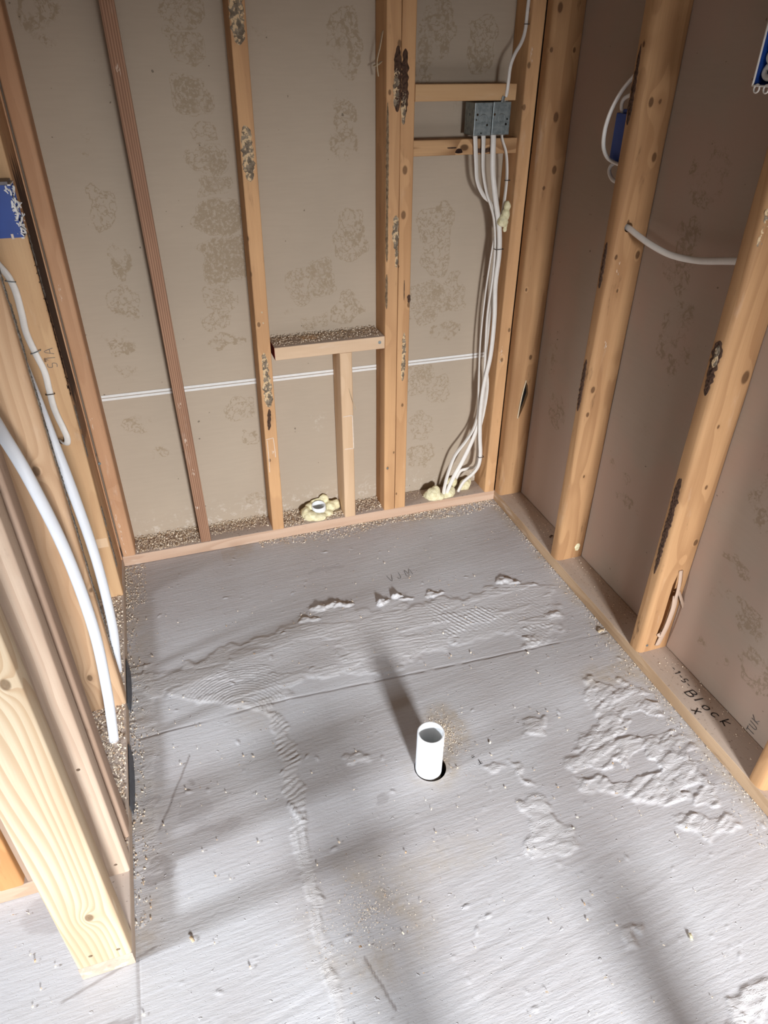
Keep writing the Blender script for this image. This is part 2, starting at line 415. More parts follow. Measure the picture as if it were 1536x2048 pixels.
# floor skim coat
def floorm():
    n = N('cement_skim'); P = n.tc.outputs['Object']
    st = n.noise(n.vmath('MULTIPLY', P, (9., 240., 240.)), 1.0, 4, .6)
    cl = n.noise(P, 2.2, 4, .5)
    col = n.mix(n.ramp(cl, .35, .68), srgb(192, 190, 190), srgb(178, 172, 170))
    col = n.mix(n.ramp(st, .40, .62, .0, .25), col, srgb(206, 206, 210))
    pl = n.attr('plaster')
    col = n.mix(n.math('MULTIPLY', pl, .5), col, srgb(205, 201, 199))
    sn = n.noise(P, 26, 4, .6)
    col = n.mix(n.ramp(sn, .70, .74, 0, .35), col, srgb(150, 143, 140))
    sp = n.noise(P, 150, 2, .6)
    col = n.mix(n.ramp(sp, .74, .77, 0, .65), col, srgb(104, 88, 76))
    dt = n.attr('dirt')
    col = n.mix(n.math('MULTIPLY', dt, n.ramp(n.noise(P, 45, 5, .7), .30, .62, .25, .9)), col, srgb(176, 164, 150))
    sm = n.attr('stain')
    col = n.mix(sm, col, srgb(146, 138, 136))
    ln = n.attr('seam')
    col = n.mix(ln, col, srgb(112, 98, 90))
    h = n.math('ADD', n.math('MULTIPLY', st, .8), n.math('MULTIPLY', n.noise(P, 120, 4, .6), .6))
    fine = n.noise(n.vmath('MULTIPLY', P, (45., 190., 190.)), 1.0, 5, .65)
    h = n.math('ADD', h, n.math('MULTIPLY', fine, 1.6))
    pit = n.ramp(n.noise(P, 230, 2, .5), .34, .28)
    h = n.math('SUBTRACT', h, n.math('MULTIPLY', pit, .8))
    b1 = n.bump(h, .5, .0009)
    rp = n.new('ShaderNodeMapping'); n.link(P, rp.inputs[0]); rp.inputs['Rotation'].default_value = (0, 0, -.3); rp.inputs['Scale'].default_value = (22, 70, 1)
    t1 = n.noise(rp.outputs[0], 1.0, 4, .55, 1.2)
    terr = n.math('ADD', n.ramp(t1, .46, .50), n.math('MULTIPLY', n.ramp(t1, .56, .59), .7))
    terr = n.math('ADD', terr, n.math('MULTIPLY', n.noise(P, 140, 4, .6), .25))
    b2 = n.bump(n.math('MULTIPLY', terr, n.math('MINIMUM', pl, 1.0)), .45, .0013, b1)
    dotn = n.ramp(n.noise(P, 75, 2, .5), .70, .76)
    b3 = n.bump(dotn, .6, .0022, b2)
    return n.done(col, .62, b3, .3)
M['floor'] = floorm()
M['subfloor'] = plain('subfloor', srgb(70, 56, 44), .9, .1)
M['ceiling'] = plain('ceiling_board', srgb(150, 138, 124), .9, .1)

# ------------------------------------------------------------------ numpy helpers
rs = np.random.RandomState(7)
def vnoise(X, Y, sx, sy, seed=0, ang=0.):
    """smooth value noise, feature size sx, sy"""
    c, s = math.cos(ang), math.sin(ang)
    U = (X*c+Y*s)/sx+1000.; W = (-X*s+Y*c)/sy+1000.
    r = np.random.RandomState(seed).rand(512, 512)
    iu = np.floor(U).astype(int); iw = np.floor(W).astype(int); fu = U-iu; fv = W-iw
    fu = fu*fu*(3-2*fu); fv = fv*fv*(3-2*fv)
    g = lambda a, b: r[a % 512, b % 512]
    return (g(iu, iw)*(1-fu)+g(iu+1, iw)*fu)*(1-fv)+(g(iu, iw+1)*(1-fu)+g(iu+1, iw+1)*fu)*fv
def inpoly(X, Y, poly):
    m = np.zeros(X.shape, bool); n = len(poly)
    for i in range(n):
        x1, y1 = poly[i]; x2, y2 = poly[(i+1) % n]
        c = ((y1 > Y) != (y2 > Y)) & (X < (x2-x1)*(Y-y1)/((y2-y1) or 1e-9)+x1)
        m ^= c
    return m.astype(float)
def blur(a, k=1):
    for _ in range(k):
        b = np.pad(a, 1, mode='edge')
        a = (b[1:-1, 1:-1]*4+b[:-2, 1:-1]*2+b[2:, 1:-1]*2+b[1:-1, :-2]*2+b[1:-1, 2:]*2+b[:-2, :-2]+b[2:, 2:]+b[:-2, 2:]+b[2:, :-2])/16
    return a
def ss(x, a, b):
    t = np.clip((x-a)/(b-a), 0, 1); return t*t*(3-2*t)
def segd(X, Y, a, b):
    ax, ay = a; dx, dy = b[0]-ax, b[1]-ay; t = np.clip(((X-ax)*dx+(Y-ay)*dy)/(dx*dx+dy*dy), 0, 1)
    return np.hypot(X-ax-t*dx, Y-ay-t*dy)
def gridmesh(name, XX, YY, Z, mat, attrs, tomap, holes=None, parent=None):
    ny, nx = XX.shape
    pts = tomap(XX, YY, Z).reshape(-1, 3)
    idx = np.arange(nx*ny).reshape(ny, nx)
    q = np.stack([idx[:-1, :-1], idx[:-1, 1:], idx[1:, 1:], idx[1:, :-1]], -1).reshape(-1, 4)
    if holes is not None:
        h = holes.reshape(-1); q = q[~(h[q].all(1))]
    me = bpy.data.meshes.new(name)
    me.vertices.add(len(pts)); me.vertices.foreach_set('co', pts.astype(np.float32).ravel())
    me.loops.add(len(q)*4); me.loops.foreach_set('vertex_index', q.astype(np.int32).ravel())
    me.polygons.add(len(q)); me.polygons.foreach_set('loop_start', np.arange(0, len(q)*4, 4, dtype=np.int32))
    me.polygons.foreach_set('loop_total', np.full(len(q), 4, np.int32)); me.update(calc_edges=True)
    me.polygons.foreach_set('use_smooth', np.ones(len(q), bool))
    for k, v in attrs.items():
        a = me.attributes.new(k, 'FLOAT', 'POINT'); a.data.foreach_set('value', v.astype(np.float32).ravel())
    me.materials.append(mat)
    o = bpy.data.objects.new(name, me); COL.objects.link(o)
    if parent: setparent(o, parent)
    return o

# ------------------------------------------------------------------ setting
W = 1.2905; D = .089; T = .038
# floor: one skim-coated slab with its plaster drips, ridges and seams as relief
PIPE = (.645, -.992)
def build_floor():
    xs = np.concatenate([np.linspace(-4, -.62, 12), np.arange(-.60, -.02, .008), np.arange(-.02, 1.36, .003), np.linspace(1.37, 4.5, 12)])
    ys = np.concatenate([np.linspace(-5.5, -1.72, 12), np.arange(-1.70, .03, .003), np.linspace(.04, .5, 3)])
    X, Y = np.meshgrid(xs, ys)
    w1 = (vnoise(X, Y, .03, .03, 1)-.5)*.040+(vnoise(X, Y, .011, .011, 2)-.5)*.018
    w2 = (vnoise(X, Y, .03, .03, 3)-.5)*.030+(vnoise(X, Y, .011, .011, 4)-.5)*.015
    Xw, Yw = X+w1, Y+w2
    P1 = [(0.007,-0.477),(0.054,-0.501),(0.157,-0.498),(0.253,-0.47),(0.352,-0.452),(0.474,-0.416),(0.521,-0.375),(0.629,-0.398),(0.643,-0.431),(0.71,-0.437),(0.742,-0.412),(0.793,-0.424),(0.787,-0.462),(0.881,-0.445),(0.92,-0.47),(1.094,-0.453),(1.146,-0.452),(1.249,-0.516),(1.177,-0.668),(1.096,-0.726),(1.032,-0.715),(1.053,-0.66),(0.846,-0.644),(0.628,-0.689),(0.478,-0.64),(0.393,-0.666),(0.338,-0.716),(0.17,-0.628),(0.021,-0.562)]
    P2 = [(1.128,-0.853),(1.228,-0.886),(1.262,-0.972),(1.257,-1.034),(1.256,-1.115),(1.236,-1.22),(1.219,-1.317),(1.165,-1.335),(1.106,-1.315),(1.092,-1.25),(1.014,-1.199),(0.94,-1.136),(0.964,-1.075),(1.028,-1.037),(1.095,-0.997),(1.107,-0.935)]
    P3 = [(0.806,-1.131),(0.864,-1.137),(0.87,-1.202),(0.871,-1.249),(0.819,-1.277),(0.762,-1.258),(0.783,-1.197)]
    P4 = [(0.332,-0.716),(0.350,-0.722),(0.368,-0.848),(0.368,-0.932),(0.355,-1.031),(0.345,-1.103),(0.340,-1.2),(0.334,-1.411),(0.322,-1.411),(0.318,-1.3),(0.316,-1.175),(0.318,-1.021),(0.322,-0.892)]
    smalls = [[(0.903,-0.934),(0.974,-0.941),(0.95,-0.997),(0.899,-0.98)], [(0.763,-1.03),(0.815,-1.04),(0.776,-1.055)],
              [(0.832,-1.032),(0.857,-1.047),(0.848,-1.099),(0.837,-1.096)], [(0.967,-1.579),(1.055,-1.583),(1.005,-1.636),(0.945,-1.616)],
              [(0.861,-1.432),(0.893,-1.433),(0.871,-1.471),(0.845,-1.463)], [(.47,-.90),(.52,-.90),(.52,-.93),(.47,-.93)]]
    m1 = blur(inpoly(Xw, Yw, P1), 2); m2 = blur(inpoly(Xw, Yw, P2), 2); m3 = blur(inpoly(Xw, Yw, P3), 1)
    m4 = blur(inpoly(X+w1*.45, Y+w2*.45, P4), 1); ms = sum(blur(inpoly(X+w1*.7, Y+w2*.7, p), 1) for p in smalls)
    # holes in the plaster islands
    hol = ss(vnoise(X, Y, .07, .035, 11)+.35*vnoise(X, Y, .02, .012, 12), .80, .86)
    m2 = m2*(1-hol); m1r = m1*(1-.75*ss(vnoise(X, Y, .16, .03, 13)+.3*vnoise(X, Y, .03, .01, 14), .62, .70))
    edge = blur(ss(((X > 0) & (X < .045+.02*vnoise(X, Y, .05, .05, 15)) & (Y < -.46) & (Y > -1.05)).astype(float), .2, .8), 1)
    Z = np.zeros_like(X)
    Z += (vnoise(X, Y, .5, .3, 21)-.5)*.0012
    Z += (vnoise(X, Y, .10, .0045, 22, ang=.10)-.5)*.0003
    big = ss(-Y, 1.05, 1.35)
    Z += (vnoise(X, Y, .30, .011, 23, ang=.22)-.5)*.0005*big*ss(vnoise(X, Y, .4, .2, 29), .3, .7)
    # ridges
    cx, cy = .262, -.712
    R_ = np.hypot(X-cx, (Y-cy)*1.0)
    arcs = np.sin(R_*2*PI/.0085+4*vnoise(X, Y, .09, .09, 24))*ss(R_, .03, .05)*ss(R_, .20, .15)*(X < .37)*(X > .07)*(Y > -.72)
    r1 = np.sin((Y+.25*(X-.6)**2+.012*vnoise(X, Y, .05, .02, 25))*2*PI/.012+2*vnoise(X, Y, .2, .05, 26))
    comb = np.sin((X+.6*Y)*2*PI/.014+2.5*vnoise(X, Y, .06, .03, 27))*ss(X, .82, .88)*ss(X, 1.2, 1.15)
    Z += m1*(.0010+.0009*np.clip(arcs, -1, 1)) + m1r*(.0011+.00035*r1*(X > .3)+.0013*comb*ss(vnoise(X, Y, .12, .03, 28), .40, .60))
    r2_ = vnoise(X, Y, .045, .009, 31, ang=.35)+.5*vnoise(X, Y, .02, .006, 32, ang=.35)
    Z += m2*(.0011+.0012*ss(r2_, .68, .74)+.0009*ss(r2_, .90, .95)); Z += m3*(.0010+.0010*ss(vnoise(X, Y, .02, .01, 33), .4, .8)); Z += ms*(.0012+.0015*vnoise(X, Y, .02, .008, 34))
    r4 = np.sin((Y-.35*X)*2*PI/.014+6*vnoise(X, Y, .03, .03, 35))
    Z += m4*(.0009+.0010*r4*vnoise(X, Y, .03, .03, 38)*(Y > -1.06)*1.6); Z += edge*.0018*vnoise(X, Y, .03, .02, 36)
    # two long scrape ridges below the crossing
    for (a, b, hh) in (((.325, -1.05), (.312, -1.33), .0008), ((.342, -1.05), (.326, -1.33), .0008), ((.312, -1.33), (.33, -1.43), .0009)):
        Z += hh*ss(segd(X+.010*(vnoise(X, Y, .05, .05, 37)-.5), Y, a, b), .0035, .0005)*vnoise(X, Y, .03, .03, 39)*1.6
    Z += .0028*ss(segd(X, Y, (.325, -.985), (.343, -1.03)), .010, .001)*np.abs(np.sin((X-.5*Y)*2*PI/.020))
    # thick dollops
    dol = np.zeros_like(X)
    for (px, py, sx, sy, hh) in ((.54,-.388,.030,.012,.008),(.58,-.385,.028,.012,.009),(.615,-.392,.022,.010,.007),(.724,-.417,.020,.012,.011),(.772,-.408,.022,.012,.013),
                              (.885,-.432,.030,.009,.006),(1.115,-.440,.030,.014,.007),(1.14,-.452,.018,.008,.005),(.80,-.425,.03,.006,.004),(.50,-.425,.03,.01,.004),
                              (1.18,-.62,.02,.01,.003),(1.07,-.70,.03,.02,.0022)):
        q = ((X+w1*.5-px)/sx)**2+((Y+w2*.5-py)/sy)**2
        dol = np.maximum(dol, hh*np.sqrt(np.clip(1-q, 0, 1)))
    Z += dol*(.55+.9*vnoise(X, Y, .010, .007, 41, ang=.3))
    # scattered crumbs stuck to the slab
    for k in range(380):
        px = rs.uniform(-.2, 1.28); py = rs.uniform(-1.7, -.05); r = rs.choice([.0018, .0018, .0022, .0035])*rs.uniform(.7, 1.2)
        i0, i1 = np.searchsorted(xs, [px-.02, px+.02]); j0, j1 = np.searchsorted(ys, [py-.02, py+.02])
        sl = (slice(j0, j1), slice(i0, i1)); a = rs.uniform(0, PI)
        dx, dy = X[sl]-px, Y[sl]-py; u = dx*math.cos(a)+dy*math.sin(a); v = -dx*math.sin(a)+dy*math.cos(a)
        Z[sl] += .6*r*np.clip(1-(u/(r*2.6))**2-(v/r)**2, 0, 1)
    # seams: board joint across the room, and the joint in line with the left wall
    sy_ = np.interp(X, [0, .35, .96, 1.3], [-.704, -.694, -.722, -.737])+.0022*(vnoise(X, Y, .05, 9, 42)-.5)
    cov = 1-ss(vnoise(X, Y*0, .04, 1, 43), .70, .85)*.7
    seam = ss(np.abs(Y-sy_), .0032, .0008)*(X > .02)*(X < W)*cov
    seam2 = ss(np.abs(X-.003-.004*(vnoise(X, Y, .2, .2, 44)-.5)), .0035, .0012)*(Y < -1.2)
    line = ss(segd(X, Y, (-.125, -1.232), (.035, -1.190)), .0035, .001)*.5
    cr = ss(segd(X+.004*(vnoise(X, Y, .02, .02, 45)-.5), Y, (.392, -1.325), (.417, -1.42)), .0035, .001)*.6
    cr2 = ss(segd(X+.005*(vnoise(X, Y, .02, .02, 46)-.5), Y, (.131, -.787), (.055, -.955)), .0035, .001)*.55
    Z -= .0016*seam+.0010*seam2+.0008*(cr+cr2)
    sm = np.clip(.62*seam+.45*seam2+line+cr+cr2, 0, 1)
    # dirt
    dn = vnoise(X, Y, .09, .09, 51)*.6+vnoise(X, Y, .03, .03, 52)*.4
    dirt = .75*ss(Y, -.11, -.01)*(X > .30)*(X < W)+.6*ss(X, .10, .0)*(Y > -1.2)*(X > -.02)
    dirt += .85*ss(np.hypot((X-.42)/.15, (Y+1.26)/.15), 1.1, .3)
    dirt += .95*ss(np.hypot((X-.73)/.07, (Y+.90)/.09), 1.1, .4)+.9*ss(np.hypot((X-.655)/.075, (Y+.985)/.085), 1.1, .5)
    dirt += .7*ss(np.hypot((X-1.21)/.13, (Y+.87)/.06), 1.1, .3)+.7*ss(X, W-.05, W-.005)*(X < W)
    dirt += .45*ss(np.hypot((X-.62)/.14, (Y+1.20)/.05), 1.1, .3)+.3*ss(np.hypot((X-.30)/.08, (Y+.70)/.1), 1.1, .3)
    dirt = np.clip(dirt*ss(dn, .22, .62)*1.25, 0, 1)
    stain = np.zeros_like(X)
    for (px, py, sx, sy, st) in ((.045,-.885,.022,.012,.5),(.126,-.86,.009,.012,.5),(.05,-1.045,.03,.03,.45),(.13,-.94,.04,.03,.25),(1.215,-1.13,.04,.018,.45),(1.245,-1.20,.025,.03,.35),
                             (.52,-1.03,.02,.015,.4),(1.21,-.80,.02,.006,.4),(-.03,-1.30,.028,.012,.6),(-.045,-1.33,.018,.010,.6),(-.14,-1.07,.06,.04,.35),(.17,-.99,.05,.012,.3),(.945,-1.62,.015,.015,.4),(.60,-.21,.06,.012,.3)):
        q = ((X+w1*.6-px)/sx)**2+((Y+w2*.6-py)/sy)**2
        stain = np.maximum(stain, st*ss(q, 1.1, .8))
    plaster = np.clip(m1*.5+m1r*.5+m2+m3+m4+ms+edge*.6+(dol > .0005)*1.2, 0, 1.6)
    # the ragged hole around the waste pipe
    hx, hy, hr = PIPE[0]+.0045, PIPE[1]-.001, .0365
    dd = np.hypot(X-hx, Y-hy); near = np.abs(dd-hr) < .0022
    Xn = np.where(near, hx+(X-hx)*hr/np.maximum(dd, 1e-6), X); Yn = np.where(near, hy+(Y-hy)*hr/np.maximum(dd, 1e-6), Y)
    hole = (dd < hr+.0001)|near
    Z = np.where(np.hypot(X, Y) < 50, Z, 0)
    # keep the slab low where boards stand on it
    under = (Y > -.001)|(X > W-.001)|((X < .001)&(X > -.095)&(Y > -1.21))
    Z = np.where(under, np.minimum(Z, -.0005), Z)
    o = gridmesh('floor', Xn, Yn, Z, M['floor'], dict(plaster=plaster, dirt=dirt, stain=stain, seam=sm),
                 lambda a, b, c: np.stack([a, b, c], -1), holes=hole)
    tag(o, kind='structure')
    return (hx, hy, hr), (X, Y, Z)
(HX, HY, HR), FG = build_floor()
b = MB()
n_ = 40
V = []; F = []
for i in range(n_):
    a = 2*PI*i/n_; V += [(HX+HR*math.cos(a), HY+HR*math.sin(a), 0.0), (HX+HR*math.cos(a), HY+HR*math.sin(a), -.03)]
for i in range(n_): F.append((2*i, 2*i+1, 2*((i+1) % n_)+1, 2*((i+1) % n_)))
cut = mk('floor_hole_edge', V, F, M['subfloor'], (0, 0, 0)); tag(cut, kind='structure'); cut.name = 'trim_1'
b = MB(); b.box(-4, 4.5, -5.5, .5, -.16, -.10); tag(b.build('floor', M['subfloor']), kind='structure')  # added slab below the floor, stops light rising through the pipe hole

# back wall and right wall sheets seen from behind
def wallmarks(X, Z, ell):
    m = np.zeros_like(X)
    wx = (vnoise(X, Z, .03, .03, 61)-.5)*.03; wz = (vnoise(X, Z, .03, .03, 62)-.5)*.03
    for (px, pz, sx, sz, st) in ell:
        q = (np.abs(X+wx-px)/sx)**2.6+(np.abs(Z+wz-pz)/sz)**2.6
        m = np.maximum(m, st*ss(q, 1.15, .75))
    return m
xs = np.arange(-.30, 1.382, .006); zs = np.arange(-.02, 2.45, .006)
X, Z = np.meshgrid(xs, zs)
ell = [(.41,1.46,.05,.05,.5),(.40,1.375,.045,.035,.8),(.405,1.275,.045,.045,.85),(.43,1.195,.03,.025,.6),(.425,1.14,.05,.028,.8),(.43,1.08,.045,.025,.7),(.43,1.0,.065,.045,.95),(.44,.89,.07,.062,1.),
       (.405,.79,.05,.035,.8),(.40,.725,.045,.03,.55),(.41,.66,.05,.022,.35),(.43,.45,.045,.045,.65),(.45,.34,.035,.03,.45),(.44,.115,.035,.025,.45),
       (.10,1.42,.05,.06,.35),(.14,1.18,.02,.04,.35),(.15,1.03,.03,.06,.45),(.165,.90,.03,.05,.4),(.155,.80,.035,.05,.5),(.13,.70,.05,.05,.3),(.12,.44,.05,.03,.3),(.16,.34,.03,.02,.3),(.12,.6,.05,.03,.25),
       (.60,1.42,.03,.10,.25),(.79,1.38,.05,.08,.42),(.78,1.2,.04,.08,.35),(.80,.93,.05,.07,.45),(.70,.82,.05,.05,.85),(.64,.80,.04,.05,.7),(.78,.73,.05,.05,.5),(.68,.695,.05,.02,.75),(.61,.72,.03,.03,.3),
       (1.03,1.41,.05,.07,.45),(1.0,1.32,.03,.03,.5),(1.16,1.38,.05,.07,.5),(1.12,1.25,.06,.04,.2),(1.05,.95,.06,.06,.5),(1.06,.86,.05,.06,.6),(1.02,.72,.06,.07,.7),(1.12,.74,.05,.06,.5),(1.10,.62,.05,.04,.4),
       (1.02,.47,.05,.05,.65),(1.09,.42,.05,.05,.6),(1.03,.30,.05,.05,.65),(1.04,.18,.05,.05,.45),(.19,.10,.05,.05,.15)]
mark = np.maximum(wallmarks(X, Z, ell), .10)
scuff = ss(Z, .16, .05)*.8+.5*ss(np.hypot((X-.67)/.03, (Z-.38)/.06), 1.1, .3)
wb = gridmesh('wall_back', X, Z, Z*0, M['paper'], dict(mark=mark, scuff=scuff), lambda a, b_, c: np.stack([a, a*0+D+.001, b_], -1))
tag(wb, kind='structure')
b = MB(); b.box(-.30, 1.40, D+.0015, D+.0142, -.02, 2.45); o = b.build('wall_back', M['paper']); tag(o, kind='structure')
ys = np.arange(-5.5, D, .012); ys = ys[ys > -2.2]
Yg, Zg = np.meshgrid(ys, np.arange(-.02, 2.45, .008))
ell = [(-.12,.62,.05,.12,.3),(-.18,.42,.05,.06,.45),(-.22,1.05,.05,.1,.15),(-.60,1.15,.06,.08,.4),(-.58,.98,.06,.08,.45),(-.62,.80,.06,.10,.4),(-.60,.6,.05,.06,.25),(-.52,.40,.06,.02,.5),(-.60,.33,.06,.02,.45),
       (-1.02,.62,.08,.12,.35),(-.98,.40,.05,.02,.55),(-1.06,.30,.05,.04,.5),(-1.12,.20,.05,.06,.55),(-1.0,.15,.06,.03,.3),(-.95,.30,.04,.03,.4)]
mark = np.maximum(wallmarks(Yg, Zg, ell)*.75, .08)
wr = gridmesh('wall_right', Yg, Zg, Zg*0, M['paper_r'], dict(mark=mark, scuff=mark*0), lambda a, b_, c: np.stack([a*0+W+D+.001, -a-2.2+D, b_], -1))
# (the sheet was laid out mirrored so that its normals face the room; put the marks back where they are)
co_ = np.empty(len(wr.data.vertices)*3, np.float32); wr.data.vertices.foreach_get('co', co_); co_ = co_.reshape(-1, 3)
co_[:, 1] = Yg.reshape(-1); wr.data.vertices.foreach_set('co', co_.ravel()); wr.data.flip_normals(); wr.data.update()
tag(wr, kind='structure')
b = MB(); b.box(W+D+.0015, W+D+.0142, -2.2, D+.014, -.02, 2.45); o = b.build('wall_right', M['paper_r']); tag(o, kind='structure')
b = MB(); b.box(-3, 4, -5, .12, 2.44, 2.46); tag(b.build('ceiling', M['ceiling']), kind='structure')
# taped joint between the two sheets on the back wall
for dz in (-.0048, .0048):
    b = MB(); b.add([(.041, D, .534+dz-.0036), (1.25, D, .528+dz-.0036), (1.25, D, .528+dz+.0036), (.041, D, .534+dz+.0036),
                     (.041, D-.0008, .534+dz-.0036), (1.25, D-.0008, .528+dz-.0036), (1.25, D-.0008, .528+dz+.0036), (.041, D-.0008, .534+dz+.0036)],
                    [(4,5,6,7),(0,1,5,4),(2,3,7,6)])
    o = b.build('joint_tape', M['tape']); setparent(o, wb)

# ------------------------------------------------------------------ residue, knots of glue, ink
def residue(parent, c, hu, hv, mat, plane='y', name='adhesive_residue', seed=0, th=.0016, tilt=0., taper=0., out=-1):
    """crusty patch of glue or bark standing on a board face; c centre, hu across, hv along z"""
    r = random.Random(seed); nu, nv = 16, max(18, int(hv/hu*14))
    if name == 'plaster_smear': return smear(parent, c, hu, hv, mat, plane, seed, out)
    V = []; F = []
    ids = {}
    for j in range(nv+1):
        for i in range(nu+1):
            u = i/nu*2-1; v = j/nv*2-1
            lim = max(0, 1-abs(v)**4.5)**.6*(1+taper*v)
            edge = lim*(.84+.42*mnoise.noise(Vector((seed*3.1, v*hv*110, (1 if u > 0 else -1)*5))))
            uu = u*edge
            h = th*(.35+.9*abs(mnoise.noise(Vector((u*hu*160+seed, v*hv*160, 3.7)))))
            h *= 1-abs(u)**6; h *= 1-abs(v)**8; h = h+.0001 if abs(u) < .99 else -.0006
            a = uu*hu+tilt*v*hv; bz = v*hv
            if plane == 'y': p = (c[0]+a, c[1]+out*h, c[2]+bz)
            elif plane == 'x': p = (c[0]+out*h, c[1]+a, c[2]+bz)
            else: p = (c[0]+a, c[1]+bz, c[2]+h)
            V.append(p)
    m = nu+1
    F = [(j*m+i, j*m+i+1, (j+1)*m+i+1, (j+1)*m+i) for j in range(nv) for i in range(nu)]
    return mk(name, V, F, mat, c, parent, True)

def smear(parent, c, hu, hv, mat, plane, seed, out):
    '''a scuff of dried plaster: a loose bundle of thin dry slivers'''
    r = random.Random(seed+5); mb = MB()
    for k in range(max(7, int(hv*260))):
        u = r.gauss(0, .45)*hu; z = r.uniform(-.8, .8)*hv; L = r.uniform(.0015, .007); w = r.uniform(.0003, .0009); t = r.uniform(-.5, .5)
        P = []
        for (a, b_) in ((0, -1), (w, 0), (0, 1), (-w, 0)):
            uu = u+a+t*b_*L*.3; zz = z+b_*L
            P.append((c[0]+uu, c[1]+out*.0003, c[2]+zz) if plane == 'y' else (c[0]+out*.0003, c[1]+uu, c[2]+zz))
        mb.add(P, [(0, 1, 2, 3)])
    return mb.build('plaster_smear', mat, c, parent)

def strokes(name, polys, tomap, w, mat, parent, th=.0003):
    mb = MB()
    for poly in polys:
        P = [Vector((p[0], p[1], 0)) for p in poly]
        P = spline(P, 4) if len(P) > 2 else P
        P = [p.xy for p in P]
        V = []
        for i, p in enumerate(P):
            t = (P[min(i+1, len(P)-1)]-P[max(i-1, 0)]); t = t.normalized() if t.length > 0 else Vector((1, 0))
            nn = Vector((-t.y, t.x))*w*.5
            for q in (p+nn, p-nn): V.append(tomap(q.x, q.y, th))
        F = [(2*i, 2*i+1, 2*i+3, 2*i+2) for i in range(len(P)-1)]
        mb.add(V, F)
    return mb.build(name, mat, V[0], parent)

def screw_hole_cut(mb, c, r, depth, axis): mb.cyl(c, r, depth, axis, 14)

def nail(parent, c, axis='y', r=.0035, name='nail_head', mat=None):
    b = MB()
    if axis == 'y': b.cyl((c[0], c[1]-.0012, c[2]), r, .003, 'y', 16)
    if axis == 'x': b.cyl((c[0]-.0012, c[1], c[2]), r, .003, 'x', 16)
    return b.build(name, mat or M['steel'], c, parent)

# ------------------------------------------------------------------ back wall framing
H = 2.44
gp = 'wall studs'
pb = board('bottom_plate', (0, 0, 0), W, T, D, M['plate_back'], axis='x', seed=1)
tag(pb, 'pinkish dusty bottom plate lying along the foot of the back wall', 'bottom plate')
st = board('wall_stud', (.001, 0, T), H-T, .039, D, M['stud_orange'], radii=(.006, .008, .002, .002), seed=2)
tag(st, 'orange-tan stud in the left corner of the back wall with white chalky smears', 'stud')
residue(st, (.012, 0, .13), .005, .10, M['chalk'], seed=2, th=.0005, name='plaster_smear')
residue(st, (.010, 0, .50), .003, .02, M['chalk'], seed=3, th=.0004, name='plaster_smear')
residue(st, (.014, 0, .86), .004, .03, M['chalk'], seed=4, th=.0004, name='plaster_smear')
nail(st, (.003, 0, .375), r=.004)

sd = board('wall_stud', (.2435, .004, T), H-T, .032, D-.004, M['stud_dark'], radii=(.002,)*4, seed=3, lean=(-.0245, 0))
tag(sd, 'dark reddish-brown stud with ribbed grain, second from the left on the back wall', 'stud')
for i, (x, z, hh) in enumerate(((.255, .40, .015), (.262, .30, .02), (.256, .17, .006), (.25, 1.33, .01), (.256, .52, .012))):
    residue(sd, (x-.006, .004, z), .006, hh, M['chalk'], seed=10+i, th=.0004, name='plaster_smear', tilt=.5)

s2 = board('wall_stud', (.4775, 0, T), H-T, .038, D, M['s2'], radii=(.003,)*4, seed=4, lean=(.0366, 0))
tag(s2, 'tan stud left of the low horizontal block, with three patches of dark residue', 'stud')
residue(s2, (.516, 0, 1.43), .019, .055, M['glue'], seed=21, th=.004)
residue(s2, (.5115, 0, 1.155), .017, .062, M['glue'], seed=22, th=.004)
residue(s2, (.504, 0, .60), .010, .05, M['glue'], seed=23, th=.002)
residue(s2, (.505, 0, .53), .015, .05, M['glue'], seed=24, th=.003)
residue(s2, (.500, 0, .44), .007, .035, M['glue_dark'], seed=25, th=.001, tilt=.1)
for (a, b_) in (((.485, .375), (.507, .378)), ((.507, .378), (.509, .31)), ((.488, .372), (.486, .26))):
    mb = MB(); mb.tube([(a[0], -.0002, a[1]), ((a[0]+b_[0])/2+.001, -.0004, (a[1]+b_[1])/2), (b_[0], -.0002, b_[1])], .0011, .0006, n=6)
    mb.build('plaster_smear', M['chalk'], (a[0], 0, a[1]), s2)
residue(s2, (.502, 0, .33), .009, .008, M['chalk'], seed=26, th=.002, name='plaster_smear')
for (x, z) in ((.509, .765), (.510, .735)): residue(s2, (x, 0, z), .0028, .0028, M['wpeel'], seed=27, th=.001, name='torn_fibre')

dl = board('wall_stud', (.8675, 0, T), H-T, .038, D, M['dl'], radii=(.004, .002, .002, .003), seed=5, lean=(.002, 0))
tag(dl, 'left member of the doubled stud in the middle of the back wall, rough scarred edge', 'stud')
dr = board('wall_stud', (.9075, 0, T), H-T, .038, D, M['dr'], radii=(.002, .004, .002, .002), seed=6, lean=(0, 0))
tag(dr, 'right member of the doubled stud, carrying the two blocks beside the steel boxes', 'stud')
residue(dl, (.898, 0, 1.308), .0115, .070, M['glue_dark'], seed=31, th=.003)
residue(dl, (.895, 0, 1.29), .010, .045, M['glue'], seed=32, th=.0035)
residue(dr, (.917, 0, 1.30), .011, .072, M['glue_dark'], seed=33, th=.003)
residue(dr, (.915, 0, 1.25), .008, .040, M['glue'], seed=34, th=.003)
residue(dl, (.898, 0, .95), .011, .045, M['glue'], seed=35, th=.004)
residue(dl, (.901, 0, .885), .006, .03, M['glue'], seed=36, th=.003)
residue(dr, (.929, 0, .60), .007, .065, M['glue'], seed=37, th=.002)
residue(dr, (.926, 0, .545), .006, .035, M['glue'], seed=38, th=.002)
